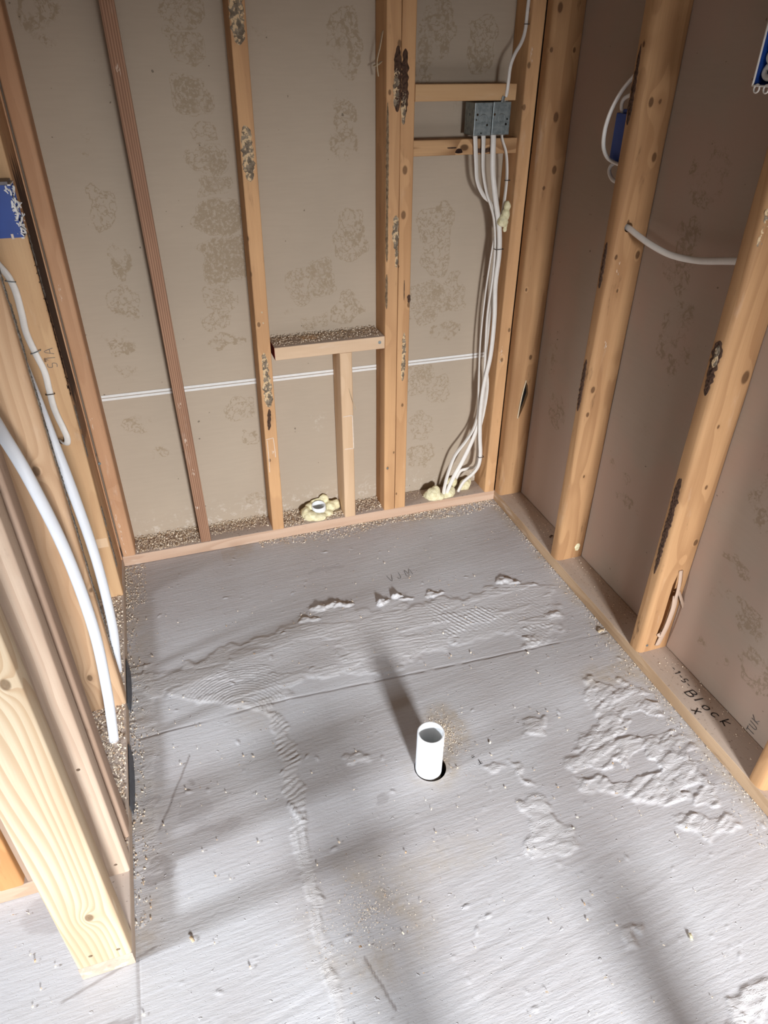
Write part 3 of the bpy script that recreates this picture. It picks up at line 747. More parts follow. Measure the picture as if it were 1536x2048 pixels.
for i, (z, hh) in enumerate(((1.12, .14), (.94, .07), (.79, .05))): residue(dl, (.8725, 0, z), .0042, hh, M['scar'], seed=40+i, th=.0010, name='scarred_edge')
residue(dr, (.941, 0, .765), .006, .012, M['glue_dark'], seed=49, th=.001, name='knot')
residue(dr, (.926, 0, .79), .0015, .03, M['ink'], seed=50, th=.0003, name='scratch')
mb = MB()
mb.tube([(.868, .03, 1.405), (.858, .02, 1.375), (.852, .025, 1.345), (.857, .03, 1.315)], .008, .0016, n=8, up=(1, 0, 0))
mb.tube([(.866, .035, 1.345), (.854, .03, 1.338), (.846, .034, 1.336)], .006, .0014, n=8, up=(0, 0, 1))
mb.build('bark_splinter', M['wpeel'], (.867, .03, 1.345), dl, True)
nail(dl, (.878, 0, .205), r=.0032)

c1 = board('wall_stud', (W-.0385, 0, T), H-T, .038, D, M['c1'], radii=(.005, .003, .002, .002), seed=7)
tag(c1, 'tan stud ending the back wall at right, with white cables stapled to its side', 'stud')
residue(c1, (1.262, 0, .56), .005, .05, M['chalk'], seed=51, th=.0005, name='plaster_smear')
residue(c1, (1.262, 0, 1.36), .005, .016, M['chalk'], seed=52, th=.0004, name='plaster_smear')

cr = board('cripple_stud', (.727, 0, T), .622-T, .038, D, M['cripple'], radii=(.004,)*4, seed=8)
tag(cr, 'short pale stud standing under the low horizontal block', 'stud')
for (a, b_) in (((.731, .415), (.761, .416)), ((.761, .416), (.763, .30)), ((.733, .300), (.762, .299))):
    mb = MB(); mb.tube([(a[0], -.0003, a[1]), ((a[0]+b_[0])/2, -.0006, (a[1]+b_[1])/2+.001), (b_[0], -.0003, b_[1])], .0016, .0007, n=6)
    mb.build('plaster_smear', M['chalk'], (a[0], 0, a[1]), cr)
mb = MB(); mb.tube([(.752, -.0005, .508), (.757, -.004, .485), (.765, -.010, .455), (.770, -.012, .44)], .0022, .0010, n=6, up=(1, 0, 0))
mb.build('splinter', M['wpeel'], (.757, 0, .48), cr)

sh = board('horizontal_block', (.535, -.0005, .622), .8665-.535, T, D, M['shelf'], axis='x', seed=9)
tag(sh, 'pale horizontal block heaped with shavings, low between two studs on the back wall', 'block')
b = MB(); b.box(.5343, .5352, .002, D-.003, .624, .658); b.build('painted_end', M['red'], (.535, 0, .64), sh)['label'] = 'dark red painted end grain'
nail(sh, (.851, -.0005, .643), r=.0048)
residue(sh, (.648, .058, .660), .030, .020, M['cripple'], plane='z', seed=61, th=.002, name='bored_hollow')
b1 = board('horizontal_block', (.9455, 0, 1.26), 1.228-.9455, T, D*.5, M['block'], axis='x', seed=10)
tag(b1, 'horizontal block above the steel boxes, at the top right of the back wall', 'block')
b2 = board('horizontal_block', (.9455, .0145, 1.134), 1.2515-.9455, T, D*.45, M['block_knot'], axis='x', seed=11)
tag(b2, 'horizontal block below the steel boxes with a torn blackened knot', 'block')
residue(b2, (1.080, .0145, 1.144), .012, .006, M['bark_dark'], seed=62, th=.001, name='torn_knot')
residue(b2, (1.15, .0145, 1.143), .03, .006, M['glue_dark'], seed=63, th=.001, name='torn_knot')
residue(b2, (1.06, .0145, 1.152), .02, .002, M['glue_dark'], seed=64, th=.0005, name='torn_knot')

# ------------------------------------------------------------------ right wall framing
pr = board('bottom_plate', (W, -2.2, 0), 2.2+D, D, T, M['plate_right'], axis='y', radii=(.002, .002, .002, .002), seed=12)
tag(pr, 'dusty bottom plate lettered in marker along the foot of the right wall', 'bottom plate')
rr = (.014, .002, .002, .004)
r0 = board('wall_stud', (W+.001, -.038, T), H-T, D-.001, .038, M['r0'], radii=(.012, .002, .002, .003), seed=13, wob=.0010)
tag(r0, 'first stud of the right wall, in the corner, with a black split in its side', 'stud')
mb = MB()
lens = [(1.342, .472), (1.352, .455), (1.357, .425), (1.348, .385), (1.334, .345), (1.329, .337), (1.3305, .38), (1.334, .43)]
nn = len(lens); mb.add([(x, -.06, z) for x, z in lens]+[(x, -.024, z) for x, z in lens],
                       [tuple(range(nn)), tuple(range(2*nn-1, nn-1, -1))]+[(i, i+nn, (i+1) % nn+nn, (i+1) % nn) for i in range(nn)])
carve(r0, mb)
mb = MB(); mb.add([(x, -.025, z) for x, z in lens]+[(x, -.0245, z) for x, z in lens], [tuple(range(nn-1, -1, -1)), tuple(range(nn, 2*nn))])
mb.build('split_bottom', M['dark'], (1.34, -.025, .40), r0)
mb = MB(); mb.tube([(1.343, -.039, .474), (1.334, -.041, .43), (1.329, -.041, .38), (1.328, -.039, .34)], .0022, .0012, n=6)
mb.build('splinter', M['wpeel'], (1.333, -.04, .4), r0)

r1 = board('wall_stud', (W, -.443, T), H-T, D, .038, M['r1'], radii=(.015, .003, .002, .003), seed=14, wob=.0010)
tag(r1, 'second stud of the right wall, a cable coming out of the hole bored through it', 'stud')
mb = MB(); mb.cyl((1.324, -.46, 1.021), .011, .08, 'y', 20); carve(r1, mb)
residue(r1, (W, -.416, .615), .009, .075, M['glue_dark'], plane='x', seed=71, th=.002)
residue(r1, (W, -.417, .93), .008, .055, M['glue_dark'], plane='x', seed=72, th=.002)
residue(r1, (W, -.416, 1.305), .008, .075, M['glue_dark'], plane='x', seed=73, th=.002, taper=-.4)
residue(r1, (1.358, -.443, .078), .010, .014, M['foam'], plane='y', seed=74, th=.004, name='foam_dab')
residue(r1, (1.316, -.4428, .95), .004, .05, M['chalk'], plane='y', seed=75, th=.0005, name='plaster_smear', tilt=-.1)
residue(r1, (1.322, -.443, .74), .006, .03, M['chalk'], plane='y', seed=76, th=.0005, name='plaster_smear', tilt=-.1)

R2 = board('wall_stud', (W, -.864, T), H-T, D, .038, M['r2'], radii=(.012, .003, .002, .003), seed=15, wob=.0010)
tag(R2, 'third stud of the right wall, with a torn peeling corner at its foot', 'stud')
residue(R2, (W, -.844, .825), .0135, .060, M['glue_dark'], plane='x', seed=81, th=.002, taper=.35)
residue(R2, (W-.0005, -.8455, .852), .008, .024, M['glue'], plane='x', seed=82, th=.003)
residue(R2, (W, -.842, .43), .0105, .140, M['glue_dark'], plane='x', seed=83, th=.0015, taper=.35)
residue(R2, (1.303, -.8615, 1.10), .011, .04, M['glue'], plane='y', seed=84, th=.003)
residue(R2, (1.300, -.860, 1.11), .006, .025, M['chalk'], plane='y', seed=85, th=.004, name='plaster_smear')
nail(R2, (1.312, -.8645, .062), r=.0035)
# bark wane torn open at the foot: dark tear with a curled strip in front of it
mb = MB()
tear = [(1.345, .30), (1.357, .302), (1.366, .26), (1.366, .22), (1.352, .20), (1.350, .12), (1.340, .085), (1.334, .09), (1.338, .14), (1.338, .21), (1.338, .26)]
nn = len(tear); mb.add([(x, -.90, z) for x, z in tear]+[(x, -.850, z) for x, z in tear],
                       [tuple(range(nn)), tuple(range(2*nn-1, nn-1, -1))]+[(i, i+nn, (i+1) % nn+nn, (i+1) % nn) for i in range(nn)])
carve(R2, mb)
mb = MB()
mb.tube([(1.348, -.866, .305), (1.350, -.871, .27), (1.352, -.872, .235), (1.3525, -.870, .20)], .0055, .0018, n=8)
mb.tube([(1.353, -.868, .225), (1.352, -.874, .19), (1.350, -.873, .13), (1.347, -.870, .09), (1.345, -.866, .055)], .0085, .0026, n=8)
mb.tube([(1.361, -.866, .235), (1.372, -.872, .21), (1.385, -.876, .18)], .0045, .0014, n=8)
mb.tube([(1.336, -.866, .098), (1.341, -.870, .092), (1.347, -.867, .102)], .0050, .0016, n=8)
mb.build('bark_splinter', M['brown'], (1.35, -.866, .2), R2, True)
residue(R2, (1.363, -.864, .21), .006, .012, M['glue_dark'], plane='y', seed=86, th=.001, name='knot')
R3 = board('wall_stud', (W, -1.298, T), H-T, D, .038, M['stud_right'], radii=(.016, .004, .002, .008), seed=16, wob=.0016)
tag(R3, 'last stud of the right wall, only its foot showing at the right edge', 'stud')

# handwriting: Block X on the plate, STUK on the sheet
def glyph(ch):
    G = {'B': [[(0, 0), (0, 1)], [(0, 1), (.5, .95), (.45, .6), (0, .52)], [(0, .52), (.6, .45), (.55, .05), (0, 0)]],
         'l': [[(.2, 1), (.15, .05)]], 'o': [[(.3, .55), (0, .4), (.1, .02), (.45, .05), (.5, .4), (.3, .55)]],
         'c': [[(.5, .5), (.15, .55), (0, .25), (.2, 0), (.5, .08)]], 'k': [[(.1, 1), (.1, 0)], [(.6, .7), (.1, .35), (.65, 0)]],
         'X': [[(0, 0), (.6, 1)], [(.6, 0), (0, 1)]], 'S': [[(.5, .9), (.1, .95), (.05, .6), (.5, .4), (.4, .02), (0, .08)]],
         'T': [[(0, 1), (.7, 1)], [(.35, 1), (.35, 0)]], 'U': [[(0, 1), (.05, .1), (.45, .05), (.55, 1)]], 'K': [[(.05, 1), (.05, 0)], [(.6, 1), (.05, .45), (.6, 0)]],
         'V': [[(0, 1), (.3, 0), (.6, 1)]], 'J': [[(.4, 1), (.4, .15), (.1, .05), (0, .25)]], 'M': [[(0, 0), (.1, 1), (.4, .3), (.7, 1), (.8, 0)]],
         'I': [[(.3, 0), (.3, 1)]], 'A': [[(0, 0), (.35, 1), (.7, 0)], [(.15, .4), (.55, .4)]], '1': [[(.1, .8), (.35, 1), (.35, 0)]], '5': [[(.5, 1), (.1, 1), (.05, .55), (.5, .45), (.4, .02), (0, .05)]],
         '-': [[(0, .5), (.5, .5)]]}
    return G.get(ch, [])
def write(txt, size, adv, tomap, w, mat, parent, name='handwriting'):
    polys = []; x = 0
    for ch in txt:
        polys += [[(x+p[0]*size, p[1]*size) for p in g] for g in glyph(ch)]
        x += adv*size
    return strokes(name, polys, tomap, w, mat, parent)
# letters run along -y on the plate top (towards the viewer), heads to the wall
write('Block', .026, .95, lambda u, v, h: (1.318+v+u*.20, -1.015-u, T+.0004+h), .0028, M['ink'], pr)
write('X', .022, 1, lambda u, v, h: (1.297+v*.9, -1.066-u, T+.0004+h), .0026, M['ink'], pr)
write('-1-5-', .016, .9, lambda u, v, h: (1.337+v, -.935-u, T+.0004+h), .0022, M['ink'], pr)
o = write('STUK', .020, 1.0, lambda u, v, h: (W+D-.0002-h, -1.176+v, .022+u), .0016, M['pencil'], wr)

# ------------------------------------------------------------------ left wall framing
plf = board('bottom_plate', (-D, -1.206, 0), 1.206, D, T, M['plate_left'], axis='y', seed=17, radii=(.002,)*4)
tag(plf, 'bottom plate of the left wall, its sawn end at the front left', 'bottom plate')
E_ = board('wall_stud', (-D, -1.206, T), H-T, D, .038, M['end'], radii=(.004, .004, .003, .003), seed=18, wob=.0004)
tag(E_, 'pale new pine stud at the open end of the left wall', 'stud')
mb = MB()
for c in ((-.062, -1.22, .068), (-.018, -1.22, .062)): mb.cyl(c, .0036, .030, 'y', 14)
carve(E_, mb)
B_ = board('wall_stud', (-D, -1.053, T), H-T, D, .038, M['pink'], radii=(.004, .004, .003, .003), seed=19)
tag(B_, 'pinkish pine stud right behind the pale end stud of the left wall', 'stud')
mb = MB()
for c in ((-.021, -1.067, .359), (-.020, -1.067, .070)): mb.cyl(c, .0034, .028, 'y', 14)
carve(B_, mb)
A_ = board('wall_stud', (-D, -.980, T), H-T, D, .042, M['brown'], radii=(.003, .005, .003, .003), seed=20)
tag(A_, 'greyish brown stud with small holes, third from the open end of the left wall', 'stud')
for i, (y, z) in enumerate(((-.0, .235), (-.0, .17), (-.0, .33), (-.0, .43), (.0, .12))):
    residue(A_, (-.012-.004*(i % 2), -.980, z), .0022, .005, M['ink'], seed=90+i, th=.0005, name='nail_hole')
L1 = board('wall_stud', (-D, -.620, T), H-T, D, .038, M['knotty'], radii=(.004, .006, .003, .003), seed=21)
tag(L1, 'knotty tan stud of the left wall standing between the two white pipes', 'stud')
for i in range(9):
    z = .22+i*.105
    residue(L1, (0, -.596+.004*math.sin(i*2.1), z), .0065+.002*(i % 2), .055, M['mortar'], plane='x', out=1, seed=100+i, th=.0030, name='mortar_residue')
L0 = board('wall_stud', (-D, -.192, T), H-T, D, .038, M['stud'], radii=(.004, .004, .003, .003), seed=22)
tag(L0, 'tan stud of the left wall that carries the blue box and the stapled cable', 'stud')
for i, z in enumerate((1.0, .93, .30, .22, .16, .60, .52)):
    residue(L0, (0, -.170, z), .010, .035, M['mortar'], plane='x', out=1, seed=120+i, th=.0025, name='mortar_residue')
b = MB(); b.box(-.060, -.004, -.1924, -.1918, .215, .245); o = b.build('planed_patch', M['cripple'], (-.03, -.192, .23), L0); o['label'] = 'pale bare patch'
write('51A', .020, .8, lambda u, v, h: (-.010-v, -.1922-h, .742+u), .0014, M['pencil'], L0)
for (z, hz) in ((.86, .17), (.95, .10), (.72, .08)):
    residue(L0, (-.0008, -.1735, z), .0185, hz, M['bark_dark'], plane='x', out=1, seed=140+int(z*10), th=.0018, name='bark_edge')
Lb = board('filler_board', (-D, -.153, T), H-T, D-.003, .134, M['bark'], radii=(.002, .004, .003, .003), seed=23, wob=.0015)
tag(Lb, 'recessed filler board with blackened bark edge beside the left corner', 'board')
Lc = board('filler_board', (-D, -.015, T), H-T, D-.001, .012, M['stud_orange'], radii=(.001, .002, .001, .001), seed=24)
tag(Lc, 'thin upright board edge between the dark bark and the left corner stud', 'board')

# the framing of the next room, seen past the end stud
pn = board('bottom_plate', (-2.2, -1.018, 0), 2.2-D-.002, T, D, M['plate_back'], axis='x', seed=25)
tag(pn, 'bottom plate of the next room, at the left edge behind the end stud', 'bottom plate')
so = board('wall_stud', (-.235, -1.018, T), H-T, .043, D, wood('stud_amber', srgb(204, 152, 100), srgb(168, 116, 70), contrast=.4, auto=.2, dirt=.4), radii=(.005,)*4, seed=26)
tag(so, 'amber stud at the left edge standing on the plate of the next room', 'stud')
so3 = board('wall_stud', (-.186, -1.014, T), H-T, .034, D-.004, M['brown'], seed=28)
tag(so3, 'brown stud of the next room between the amber stud and the end stud', 'stud')

# two unseen blocks added behind the viewer to cast the floor shadows
for (x, h_, lab) in ((.783, .34, 'added shadow-casting block, unseen behind the viewer, the lower and right one'), (.452, .50, 'added shadow-casting block, unseen behind the viewer, the taller and left one')):
    tag(board('shadow_block', (x, -2.20, 0), h_, .07, .07, M['stud'], seed=30+int(x*10)), lab, 'shadow caster')

# ------------------------------------------------------------------ pipes
def pipe(name, base, top, R, r, mat, origin, n=48, bev=.0012):
    B0, T0 = Vector(base), Vector(top); ax = (T0-B0).normalized(); u = ax.orthogonal().normalized(); v = ax.cross(u)
    prof = [(R, 0, B0), (R, -bev, T0), (R-bev, 0, T0), (r+bev, 0, T0), (r, -bev, T0), (r, 0, B0)]
    V = []
    for (rad, dz, c) in prof:
        for k in range(n):
            a = 2*PI*k/n; V.append(c+ax*dz+u*rad*math.cos(a)+v*rad*math.sin(a))
    F = [(j*n+k, j*n+(k+1) % n, (j+1)*n+(k+1) % n, (j+1)*n+k) for j in range(len(prof)-1) for k in range(n)]
    o = mk(name, V, F, mat, origin, None, True)
    md = o.modifiers.new('edge', 'EDGE_SPLIT'); md.split_angle = math.radians(50)
    return o
pp = pipe('waste_pipe', (PIPE[0], PIPE[1], -.098), (PIPE[0]+.002, PIPE[1]+.001, .121), .0302, .0262, M['pvc'], (PIPE[0], PIPE[1], 0))
tag(pp, 'white plastic waste pipe stub rising from the hole in the floor', 'pipe')
mb = MB(); mb.cyl((.650, .058, -.02), .0262, .12, 'z', 40); carve(pb, mb)
ps = pipe('drain_stub', (.650, .058, .002), (.647, .050, .074), .0245, .0205, M['pvc'], (.65, .055, T))
tag(ps, 'white pipe stub set in foam on the back plate beside the short stud', 'pipe')
carvem = MB(); 
mb = MB()
mb.tube([(-.100, -.725, 1.10), (-.082, -.725, 1.0), (-.065, -.722, .925), (-.047, -.72, .835), (-.027, -.72, .734), (-.006, -.72, .564), (.000, -.72, .369), (-.011, -.72, .195), (-.022, -.72, .09), (-.028, -.722, .037)], .0108, n=20, sub=8)
o = mb.build('water_pipe', M['pex'], (-.028, -.722, T), None, True)
tag(o, 'white flexible water pipe in front of the knotty stud, nearer the viewer', 'pipe')
mb = MB()
mb.tube([(-.040, -.512, 1.02), (-.030, -.506, .92), (-.022, -.502, .83), (-.012, -.50, .70), (-.004, -.50, .60), (.004, -.50, .45), (.005, -.50, .33), (-.001, -.50, .18), (-.012, -.50, .09), (-.018, -.50, .037)], .0108, n=20, sub=8)
o = mb.build('water_pipe', M['pex'], (-.018, -.50, T), None, True)
tag(o, 'white flexible water pipe emerging from behind the knotty stud', 'pipe')
# bolt and grey conduit beside it
mb = MB(); mb.cyl((-.030, -.565, .315), .006, .010, 'z', 16); mb.cyl((-.030, -.565, .307), .011, .008, 'z', 20); mb.cyl((-.030, -.565, .325), .0035, .012, 'z', 12)
mb.tube([(-.030, -.565, .31), (-.027, -.560, .24), (-.024, -.556, .15), (-.026, -.556, .04)], .006, n=10)
o = mb.build('grey_tube', plain('grey_plastic', srgb(176, 172, 166), .5), (-.026, -.556, T), None, True)
tag(o, 'thin grey tube with a steel nut, between the knotty stud and the rear pipe', 'tube')

# steel nail plates lying against the foot of the left plate
for (y0, y1, lab) in ((-.615, -.456, 'farther'), (-.905, -.739, 'nearer')):
    mb = MB(); n = 12; V = []
    for i in range(n+1):
        y = y0+(y1-y0)*i/n; e = .0045*math.sin(PI*i/n)**.5
        V += [(.0012, y, .033), (.003+e, y, .002), (.0042+e, y, .003), (.0024, y, .034)]
    F = [(4*i+k, 4*i+(k+1) % 4, 4*i+4+(k+1) % 4, 4*i+4+k) for i in range(n) for k in range(4)]+[(3, 2, 1, 0), (4*n, 4*n+1, 4*n+2, 4*n+3)]
    mb.add(V, F); o = mb.build('nail_plate', M['plate_metal'], (.002, y0, 0)); o['label'] = 'x'
    tag(o, 'dark steel strip at the foot of the left plate, the %s of two' % lab, 'steel plate')

# ------------------------------------------------------------------ spray foam
def foam(name, blobs, label, seed=0, vox=.0028):
    bm = bmesh.new()
    for k, (x, y, z, rx, ry, rz) in enumerate(blobs):
        r = bmesh.ops.create_icosphere(bm, subdivisions=4, radius=1)
        for v in r['verts']:
            d = v.co.copy(); q = 1+.16*mnoise.noise(d*1.7+Vector((seed+k*3.1, 0, 0)))+.06*mnoise.noise(d*5+Vector((0, seed+k, 0)))
            v.co = Vector((x+d.x*rx*q, y+d.y*ry*q, max(z+d.z*rz*q, T-.001)))
    me = bpy.data.meshes.new(name); bm.to_mesh(me); bm.free(); me.materials.append(M['foam'])
    o = bpy.data.objects.new(name, me); COL.objects.link(o)
    md = o.modifiers.new('r', 'REMESH'); md.mode = 'VOXEL'; md.voxel_size = vox; md.use_smooth_shade = True
    s = o.modifiers.new('s', 'SMOOTH'); s.factor = .6; s.iterations = 3
    bpy.context.view_layer.update(); dg = bpy.context.evaluated_depsgraph_get()
    m2 = bpy.data.meshes.new_from_object(o.evaluated_get(dg)); o.modifiers.clear()
    c = Vector((blobs[0][0], blobs[0][1], T))
    m2.transform(Matrix.Translation(-c)); o.data = m2; o.location = c
    for p in m2.polygons: p.use_smooth = True
    tag(o, label, 'foam')
    return o
fo = foam('spray_foam', [(.600, .045, .052, .018, .020, .022), (.612, .028, .048, .022, .018, .018), (.640, .020, .045, .028, .018, .014), (.648, .078, .062, .030, .010, .020), (.672, .076, .074, .018, .010, .022),
                     (.690, .060, .055, .022, .022, .018), (.712, .065, .055, .014, .018, .018), (.675, .035, .045, .018, .016, .012), (.62, .065, .058, .018, .016, .020)],
     'pale yellow foam packed around the open pipe stub on the back plate', 3)
mb = MB(); mb.cyl((.649, .0545, .03), .0250, .2, 'z', 32); carve(fo, mb)
for p in fo.data.polygons: p.use_smooth = True
foam('spray_foam', [(1.058, .022, .052, .026, .024, .026), (1.045, .030, .048, .018, .018, .016), (1.072, .030, .060, .016, .018, .022), (1.080, .010, .046, .020, .014, .012)],
     'yellow foam lump leftmost at the foot of the white cables', 5)
foam('spray_foam', [(1.118, .022, .048, .024, .020, .018), (1.130, .030, .055, .016, .016, .014), (1.102, .012, .045, .014, .012, .010)],
     'yellow foam lump in the middle at the foot of the cables', 8)
foam('spray_foam', [(1.150, .068, .060, .022, .016, .022), (1.135, .064, .050, .014, .012, .014)],
     'yellow foam lump at the back, against the sheet by the cables', 11)
foam('spray_foam', [(1.195, .050, .052, .020, .020, .022), (1.208, .056, .058, .014, .014, .018), (1.180, .046, .045, .012, .012, .010)],
     'yellow foam lump nearest the corner stud by the cables', 14)

# ------------------------------------------------------------------ steel boxes and cables
def steelbox(x0, x1, z0, z1, y0, y1, label, holes, flip=False):
    t = empty('junction_box', (x0, y1, z0))
    mb = MB(); mb.box(x0, x1, y0, y1, z0, z1)
    o = mb.build('box_body', M['steel'], (x0, y0, z0), t)
    bv = o.modifiers.new('bv', 'BEVEL'); bv.width = .0016; bv.segments = 2
    bpy.context.view_layer.update(); dg = bpy.context.evaluated_depsgraph_get()
    me = bpy.data.meshes.new_from_object(o.evaluated_get(dg)); o.modifiers.clear(); o.data = me
    cut = MB(); cut.box(x0+.0016, x1-.0016, y0+.0016, y1+.02, z0+.0016, z1-.0016)
    carve(o, cut)
    cut = MB()
    for (hx, hz, r) in holes: cut.cyl((hx, y0-.01, hz), r, .02, 'y', 14)
    cut.cyl((x0-.01, (y0+y1)/2, (z0+z1)/2+.01), .0035, .02, 'x', 14)
    carve(o, cut)
    cx, cz = (x0+x1)/2, (z0+z1)/2+.001
    mb = MB(); n = 32; V = []
    for i in range(n):
        a = 2*PI*i/n
        for (rr_, dy) in ((.0112, .0005), (.0106, -.0010), (.0094, -.0010), (.0088, .0005)):
            V.append((cx+rr_*math.cos(a), y0+dy, cz+rr_*math.sin(a)))
    F = [(4*i+k, 4*i+k+1, (4*((i+1) % n))+k+1, (4*((i+1) % n))+k) for i in range(n) for k in range(3)]
    mb.add(V, F); mb.build('knockout', M['steel'], (cx, y0, cz), t, True)
    for zz in (z0+.006, z1-.009):
        for xx in (cx-.012, cx+.010):
            mb = MB(); mb.cyl((xx, y0-.0012, zz), .0022, .003, 'y', 12); mb.build('screw', M['steel'], (xx, y0, zz), t)
    tag(t, label, 'electrical box', 'steel boxes under the upper block')
    return t
zb0, zb1 = 1.180, 1.257
steelbox(1.112, 1.163, zb0, zb1, -.002, .060, 'left one of the two joined grey steel electrical boxes',
         [(1.1205, 1.229, .0030), (1.118, 1.217, .0022), (1.150, 1.205, .0030), (1.134, 1.186, .0020)])
steelbox(1.1645, 1.2165, zb0+.001, zb1+.001, -.002, .060, 'right one of the two joined grey steel electrical boxes',
         [(1.170, 1.229, .0030), (1.2075, 1.218, .0022), (1.205, 1.206, .0030)])

def cable(pts, a, b, label, up=(0, -1, 0), twist=None, grp=None):
    mb = MB(); mb.tube(pts, a, b, n=14, up=up, sub=8, twist=twist)
    o = mb.build('electric_cable', M['cable'], pts[-1], None, True)
    tag(o, label, 'cable', grp); return o
y1_ = .010
cable([(1.123, .012, 1.184), (1.1235, .008, 1.170), (1.129, .006, 1.12), (1.138, .008, 1.07), (1.160, .010, 1.033), (1.186, .014, 1.012), (1.205, .016, .985), (1.212, .020, .93), (1.207, .024, .85), (1.200, .026, .74), (1.197, .026, .60), (1.203, .024, .45), (1.208, .022, .36), (1.196, .020, .295), (1.168, .018, .250), (1.132, .018, .200), (1.112, .018, .14), (1.100, .016, .085), (1.094, .014, .045)],
      .0068, .0030, 'white cable leaving the far left of the steel boxes, thinnest of the bundle', twist=lambda t: 2.2*t)
cable([(1.147, .012, 1.184), (1.1475, .008, 1.170), (1.152, .006, 1.10), (1.166, .006, 1.045), (1.187, .008, 1.00), (1.201, .010, .96), (1.212, .012, .89), (1.214, .014, .80), (1.209, .016, .68), (1.214, .014, .54), (1.219, .012, .42), (1.213, .012, .33), (1.192, .014, .25), (1.160, .016, .17), (1.128, .014, .11), (1.102, .012, .045)],
      .0072, .0038, 'white cable second from the left below the steel boxes', twist=lambda t: 1.2*math.sin(4*t))
cable([(1.176, .012, 1.184), (1.1765, .008, 1.170), (1.180, .004, 1.10), (1.190, .002, 1.045), (1.204, .002, .99), (1.216, .002, .94), (1.224, .004, .87), (1.222, .006, .78), (1.228, .004, .68), (1.226, .002, .56), (1.212, .002, .46), (1.208, .002, .36), (1.214, .002, .27), (1.222, .002, .20), (1.220, .004, .155), (1.206, .012, .12), (1.176, .022, .085), (1.158, .026, .045)],
      .0078, .0058, 'thick white cable third from the left, bending left at the foot', twist=lambda t: .5*t)
cable([(1.202, .012, 1.184), (1.204, .008, 1.168), (1.218, .006, 1.135), (1.2275, .008, 1.08), (1.228, .010, 1.02), (1.226, .012, .98), (1.222, .018, .90), (1.226, .022, .78), (1.223, .026, .66), (1.224, .026, .54), (1.236, .024, .44), (1.232, .026, .35), (1.222, .03, .26), (1.228, .035, .18), (1.226, .042, .13), (1.205, .060, .112), (1.182, .070, .100), (1.168, .072, .066)],
      .0058, .0028, 'white cable at the far right below the steel boxes', twist=lambda t: 1.5+1.0*t)
cable([(1.200, .014, 1.253), (1.2005, .000, 1.275), (1.2005, -.004, 1.30), (1.203, -.003, 1.335), (1.214, .000, 1.362), (1.232, .006, 1.385), (1.243, .012, 1.41), (1.2455, .014, 1.45), (1.247, .015, 1.6), (1.2475, .02, 2.43)],
      .0046, .0036, 'thin white cable running up from the steel boxes along the corner stud')
mb = MB(); mb.tube([(1.192, .004, 1.246), (1.190, -.0035, 1.262), (1.192, -.0045, 1.27)], .0045, .0012, n=8)
mb.build('box_clamp', M['steel'], (1.19, 0, 1.25)); 
o = bpy.context.scene.objects['box_clamp']; tag(o, 'small steel clamp tab on top of the right steel box', 'clamp')
foam('spray_foam', [(1.228, -.006, .982, .012, .012, .016), (1.219, -.010, .962, .016, .012, .013), (1.231, -.005, 1.002, .010, .010, .014), (1.224, -.007, .972, .013, .011, .013), (1.229, -.007, .940, .006, .006, .007), (1.230, -.006, .950, .006, .006, .009)],
     'dab of foam stuck to the cable bundle below the steel boxes', 17, .0018)
# staples
def staple(c, label, wdt=.014, dirx=(1, 0, 0), out=(0, -1, 0), mat=None, leg=.007, tilt=0.):
    d = Vector(dirx).normalized(); q = Vector(out).normalized(); z = d.cross(q); C_ = Vector(c)
    d = (d*math.cos(tilt)+z*math.sin(tilt))
    mb = MB(); mb.tube([C_-d*wdt/2-q*leg, C_-d*wdt/2+q*.001, C_+q*.0016, C_+d*wdt/2+q*.001, C_+d*wdt/2-q*leg], .0011, n=6, up=tuple(z), sub=4)
    o = mb.build('cable_staple', mat or M['wire_dark'], c, None, True); tag(o, label, 'staple', None); return o
staple((1.244, .006, 1.425), 'staple on the cable high above the steel boxes', .011, leg=.004)
staple((1.2285, .002, 1.068), 'staple on the far right cable just below the steel boxes', .013)
staple((1.220, -.003, .885), 'staple across the cable bundle at half height', .024, leg=.012)
staple((1.2235, -.004, .190), 'staple on the thick cable near its foot', .018, leg=.010)

# cable through the right wall
cable([(1.324, -.40, 1.022), (1.324, -.443, 1.020), (1.324, -.475, 1.013), (1.326, -.53, 1.001), (1.330, -.60, .993), (1.333, -.68, .999), (1.334, -.76, 1.016), (1.334, -.824, 1.030)],
      .0072, .0052, 'white cable strung between the second and third studs of the right wall', up=(1, 0, 0))

# blue box on the left wall
t = empty('outlet_box', (0, -.193, 1.04))
mb = MB(); x0, x1, y0, y1, z0, z1 = -.075, .0, -.2475, -.1935, 1.042, 1.140
def shell(x0, x1, y0, y1, z0, z1, open_, th=.002):
    m = MB(); m.box(x0, x1, y0, y1, z0, z1); return m
o = shell(x0, x1, y0, y1, z0, z1, 'x').build('box_body', M['blue'], (x0, y0, z0), t)
cut = MB(); cut.box(x0+.003, x1+.02, y0+.002, y1-.002, z0+.002, z1-.002); carve(o, cut)
mb = MB()
for k in range(60):
    r = random.Random(k); z = r.uniform(1.046, 1.136); y = -.2475 if r.random() < .6 else r.uniform(-.247, -.20); e = r.uniform(.001, .0045)
    x = -abs(r.gauss(0, .0035)) if y == -.2475 else r.uniform(-.001, .004)
    c = Vector((x, y, z)); d = Vector((r.uniform(-.5, .5), r.uniform(-.3, .3), r.uniform(-1, 1))).normalized()*e*1.6
    mb.tube([c-d, c+Vector((.0008, -.0004, 0)), c+d], e*.55, e*.3, n=6, up=(r.random(), -1, r.random()), sub=3)
mb.box(-.004, .0015, -.2478, -.194, 1.1385, 1.1412); mb.box(-.004, .0015, -.2478, -.194, 1.0395, 1.0422)
mb.build('plaster_crust', M['plaster'], (0, -.24, 1.09), t, False)
